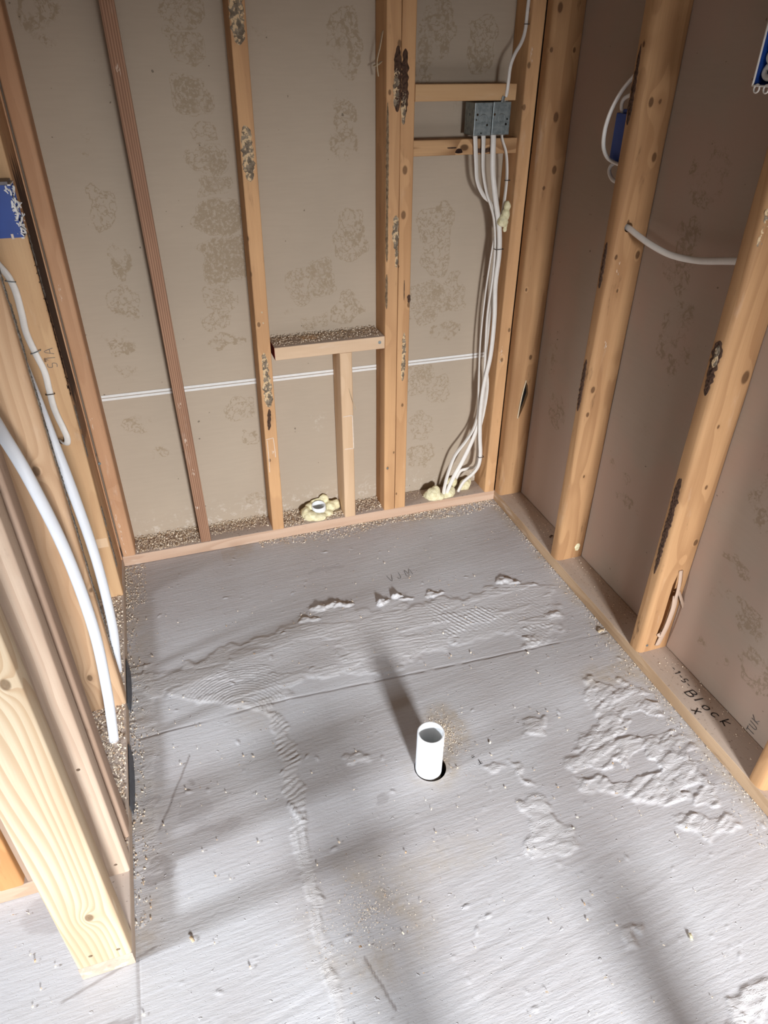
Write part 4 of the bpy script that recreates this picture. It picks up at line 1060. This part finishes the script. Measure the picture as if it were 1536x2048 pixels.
mb = MB(); mb.box(-.074, -.003, -.246, -.195, 1.1395, 1.146); mb.build('box_top', plain('box_grey', srgb(120, 112, 112), .5), (-.03, -.22, 1.14), t)
mb = MB(); mb.cyl((-.020, -.2450, 1.0395), .0035, .010, 'z', 14); mb.build('screw', M['chalk'], (-.02, -.245, 1.04), t)
tag(t, 'blue plastic outlet box crusted with white plaster, on the left wall', 'electrical box')

# cable down the left stud
cable([(-.085, -.198, 1.02), (-.072, -.197, .985), (-.058, -.196, .955), (-.052, -.196, .92), (-.053, -.196, .87), (-.055, -.196, .83), (-.048, -.196, .78), (-.040, -.196, .735), (-.041, -.197, .69), (-.041, -.200, .64), (-.033, -.204, .59), (-.030, -.205, .565), (-.034, -.202, .548), (-.042, -.194, .545), (-.050, -.180, .548)],
      .0075, .0035, 'grey-white cable stapled down the left wall stud and ending in a hole')
mb = MB(); mb.cyl((-.045, -.21, .553), .011, .03, 'y', 18)
carve(L0, mb)
staple((-.056, -.2005, .945), 'staple on the left wall cable below the blue box', .019, leg=.004, mat=M['steel'], tilt=.2)
staple((-.046, -.2005, .785), 'staple on the left wall cable at mid height', .022, leg=.004, mat=M['steel'], tilt=-.3)
staple((-.041, -.2010, .68), 'staple lowest on the left wall cable', .019, leg=.004)

# blue box on the far side of the second right-hand stud
t = empty('outlet_box', (1.32, -.404, 1.15))
mb = MB(); mb.box(1.312, 1.378, -.404, -.338, 1.150, 1.250); mb.box(1.318, 1.378, -.398, -.352, 1.250, 1.258); mb.box(1.318, 1.378, -.398, -.344, 1.144, 1.150)
o = mb.build('box_body', M['blue'], (1.318, -.404, 1.155), t); bv = o.modifiers.new('bv', 'BEVEL'); bv.width = .0015; bv.segments = 2
mb = MB(); mb.box(1.3112, 1.3125, -.378, -.364, 1.195, 1.197); mb.build('raised_mark', M['blue'], (1.317, -.38, 1.195), t)
tag(t, 'blue plastic outlet box half hidden behind the second stud of the right wall', 'electrical box')
cable([(1.315, -.405, 1.345), (1.312, -.385, 1.325), (1.306, -.355, 1.295), (1.301, -.332, 1.255), (1.299, -.322, 1.215), (1.299, -.327, 1.180), (1.301, -.345, 1.160), (1.304, -.368, 1.152), (1.306, -.405, 1.148)],
      .0055, .0038, 'white cable looping outside the half-hidden blue box', up=(0, 0, 1))
cable([(1.325, -.405, 1.288), (1.320, -.378, 1.288), (1.316, -.352, 1.278), (1.318, -.344, 1.262), (1.322, -.350, 1.246)],
      .0046, .0036, 'short white cable entering the top of the half-hidden blue box', up=(1, 0, 0))
cable([(1.328, -.350, 1.150), (1.322, -.336, 1.140), (1.319, -.338, 1.126), (1.317, -.362, 1.112), (1.320, -.405, 1.110)],
      .0046, .0036, 'short white cable leaving the bottom of the half-hidden blue box', up=(1, 0, 0))

# box of coiled wires at the top right
t = empty('outlet_box', (W, -.825, 1.31))
X0, X1, Y0, Y1, Z0, Z1 = 1.278, 1.345, -.8255, -.770, 1.315, 1.410
mb = MB(); mb.box(X0, X1, Y0, Y1, Z0, Z1); o = mb.build('box_body', M['blue'], (X0, Y0, Z0), t)
cut = MB(); cut.box(X0-.02, X1-.003, Y0+.002, Y1-.002, Z0+.002, Z1-.002); carve(o, cut)
mb = MB()
mb.tube([(X0-.001, Y1-.001, Z0), (X0-.001, Y1-.001, Z1)], .0018, n=8); mb.tube([(X0-.001, Y1, Z0), (X0-.001, Y0, Z0)], .0016, n=8, up=(0, 0, 1))
for yy in (Y1-.012, Y1-.034):
    mb.tube([(X0-.001, yy+.006*math.cos(a*PI/4), Z0-.004+.006*math.sin(a*PI/4)) for a in range(9)], .0016, n=8, sub=3, up=(1, 0, 0))
mb.build('rim', M['cable'], (X0, Y1, Z0), t, True)
for k in range(4):
    mb = MB(); r = random.Random(k+40); zc = 1.338+k*.020; yc = -.795-.004*(k % 2)
    mb.tube([(X0+.012+.004*math.sin(a), yc+(.018+.003*k % .004)*math.cos(a), zc+.012*math.sin(a)+.002*k) for a in [j*.7 for j in range(11)]], .0048, .0038, n=10, sub=4, up=(1, 0, 0))
    mb.build('wire_coil', M['cable'], (X0, yc, zc), t, True)
tag(t, 'open outlet box stuffed with coiled white wires at the top right edge', 'electrical box')

# ------------------------------------------------------------------ sawdust and shavings
def shavings(name, spots, label, n, seed, size=(.0025, .0065), parent=None, cat='sawdust'):
    """spots: list of (fn -> (x, y, z)); curled flakes, one object"""
    r = random.Random(seed); V = []; F = []; tone = []
    for k in range(n):
        x, y, z = spots(r)
        s = r.uniform(*size); w = s*r.uniform(.25, .7); yaw = r.uniform(0, 2*PI); tl = r.uniform(-.4, .4); curl = r.uniform(.2, .9)
        R_ = Matrix.Rotation(yaw, 3, 'Z') @ Matrix.Rotation(tl, 3, 'X') @ Matrix.Rotation(r.uniform(-.5, .5), 3, 'Y')
        base = len(V); tn = r.random()**2.2
        for j in range(3):
            u = j-1
            for q in (-1, 1):
                p = R_ @ Vector((u*s*.5, q*w*.5, curl*s*.35*(1-u*u)))
                V.append((x+p.x, y+p.y, z+p.z+s*.22)); tone.append(tn)
        F += [(base, base+1, base+3, base+2), (base+2, base+3, base+5, base+4)]
    og = V[0]
    o = mk(name, V, F, M['chip'], (og[0], og[1], 0))
    a = o.data.attributes.new('tone', 'FLOAT', 'POINT'); a.data.foreach_set('value', np.array(tone, np.float32))
    tag(o, label, cat, None, 'stuff')
    return o
def bay(x0, x1, y0=.004, y1=.086, z=T, hh=.010, pw=1.6):
    def f(r):
        x = r.uniform(x0, x1); y = y0+(y1-y0)*(1-r.random()**pw)
        return x, y, z+r.random()**1.5*hh*(.3+.7*(y-y0)/(y1-y0))
    return f
shavings('sawdust', bay(.042, .240, hh=.014, pw=1.1), 'heap of shavings on the back plate between the corner stud and the dark stud', 1300, 1)
shavings('sawdust', bay(.280, .470, y0=.030, hh=.012, pw=1.8), 'shavings along the back plate between the dark stud and the next one', 750, 2)
shavings('sawdust', bay(.520, .590, hh=.012, pw=1.2), 'small heap of shavings left of the foamed pipe stub', 420, 3)
shavings('sawdust', bay(.655, .725, y0=.002, y1=.04, hh=.004), 'shavings in front of the foam beside the short stud', 220, 4)
shavings('sawdust', bay(.768, .866, y0=.012, hh=.007, pw=1.4), 'greyish shavings between the short stud and the doubled stud', 420, 5)
shavings('sawdust', bay(.948, 1.03, y0=.03, hh=.003), 'thin dust and shavings right of the doubled stud', 120, 6, (.0015, .004))
shavings('sawdust', bay(.538, .862, y0=.010, y1=.086, z=.660, hh=.008, pw=1.2), 'shavings heaped on top of the low horizontal block', 900, 7)
def lp(r): return r.uniform(-.085, -.003), r.uniform(-1.0, -.20), T+.006*r.random()**2
shavings('sawdust', lp, 'sawdust lying on the bottom plate of the left wall', 2200, 8)
def fb(r):
    x = .42+.86*r.random()**.8; d = r.random()**2.2
    return x, -.003-.055*d*(.6+.6*math.sin(x*7)**2), .0015
shavings('sawdust', fb, 'shavings scattered on the floor along the foot of the back wall', 1500, 9, (.0018, .006))
def fl(r):
    k = r.random(); y = -.01-.20*r.random()**1.3 if k < .5 else -.2-.95*r.random()
    return .002+(.06 if k < .5 else .030)*r.random()**2, y, .0015
shavings('sawdust', fl, 'sawdust along the floor at the foot of the left wall', 900, 10, (.0015, .005))
def fr_(r):
    y = -.02-1.5*r.random(); return W-.002-.045*r.random()**2.5*(1.4 if y < -.7 else .6), y, .0015
shavings('sawdust', fr_, 'grit and sawdust along the floor at the foot of the right wall', 900, 11, (.0012, .004))
def pr_(r):
    return W+.02+.068*r.random()**.5, -.04-1.2*r.random(), T
shavings('sawdust', pr_, 'thin dust and crumbs on the bottom plate of the right wall', 260, 12, (.0012, .004))
def fp(r):
    while True:
        a = r.uniform(0, 2*PI); d = abs(r.gauss(0, .5)); x = .715+.05*d*math.cos(a); y = -.915+.075*d*math.sin(a)
        if math.hypot(x-PIPE[0], y-PIPE[1]) > .040: return x, y, .001
shavings('sawdust', fp, 'fine sawdust on the floor behind the white waste pipe', 900, 13, (.001, .0028))
def fa(r):
    while True:
        x, y = r.uniform(-.3, 1.24), -.08-1.55*r.random()
        if not (-.10 < x < .01 and y > -1.22) and not (x < -.08 and y > -1.03): return x, y, .002
shavings('wood_crumbs', fa, 'stray crumbs and splinters scattered over the whole floor', 420, 14, (.002, .006), cat='crumbs')
def fd(r):
    a = r.uniform(0, 2*PI); d = abs(r.gauss(0, .5)); return .42+.13*d*math.cos(a), -1.25+.13*d*math.sin(a), .001
shavings('sawdust', fd, 'thin patch of fine sawdust on the floor left of and before the waste pipe', 700, 15, (.0008, .0022))

# a few larger single pieces
def chip(c, s, yaw, label, mat='wpeel'):
    mb = MB(); d = Vector((math.cos(yaw), math.sin(yaw), 0))
    mb.tube([Vector(c)-d*s, Vector(c)+Vector((0, 0, s*.35)), Vector(c)+d*s], s*.45, s*.16, n=8, up=(0, 0, 1), sub=4)
    o = mb.build('wood_chip', M[mat], c, None, True); tag(o, label, 'wood chip'); return o
chip((1.272, -.728, .003), .010, .2, 'pale wood chip at the right end of the floor seam')
chip((.972, -1.482, .003), .006, 1.2, 'yellowish chip on the floor in the dark streak at lower right', 'foam')
chip((.099, -1.199, .003), .006, 2.0, 'small brown chip on the floor near the end of the left wall', 'wpeel')
chip((1.338, -.325, T+.005), .008, .5, 'dark crumb on the right plate before the second stud', 'glue_dark')
write('-', .016, 1.0, lambda u, v, h: (.750+u, -1.008+v+u*.2, .0016+h), .0018, M['ink'], bpy.context.scene.objects['floor'])
write('T', .014, 1.0, lambda u, v, h: (.758+u, -1.012-v*.7+u*.2, .0016+h), .0020, M['ink'], bpy.context.scene.objects['floor'])
write('VJM', .030, 1.1, lambda u, v, h: (.775+u*.9, -.335+v+u*.15, .0010+h), .0014, M['pencil'], bpy.context.scene.objects['floor'])
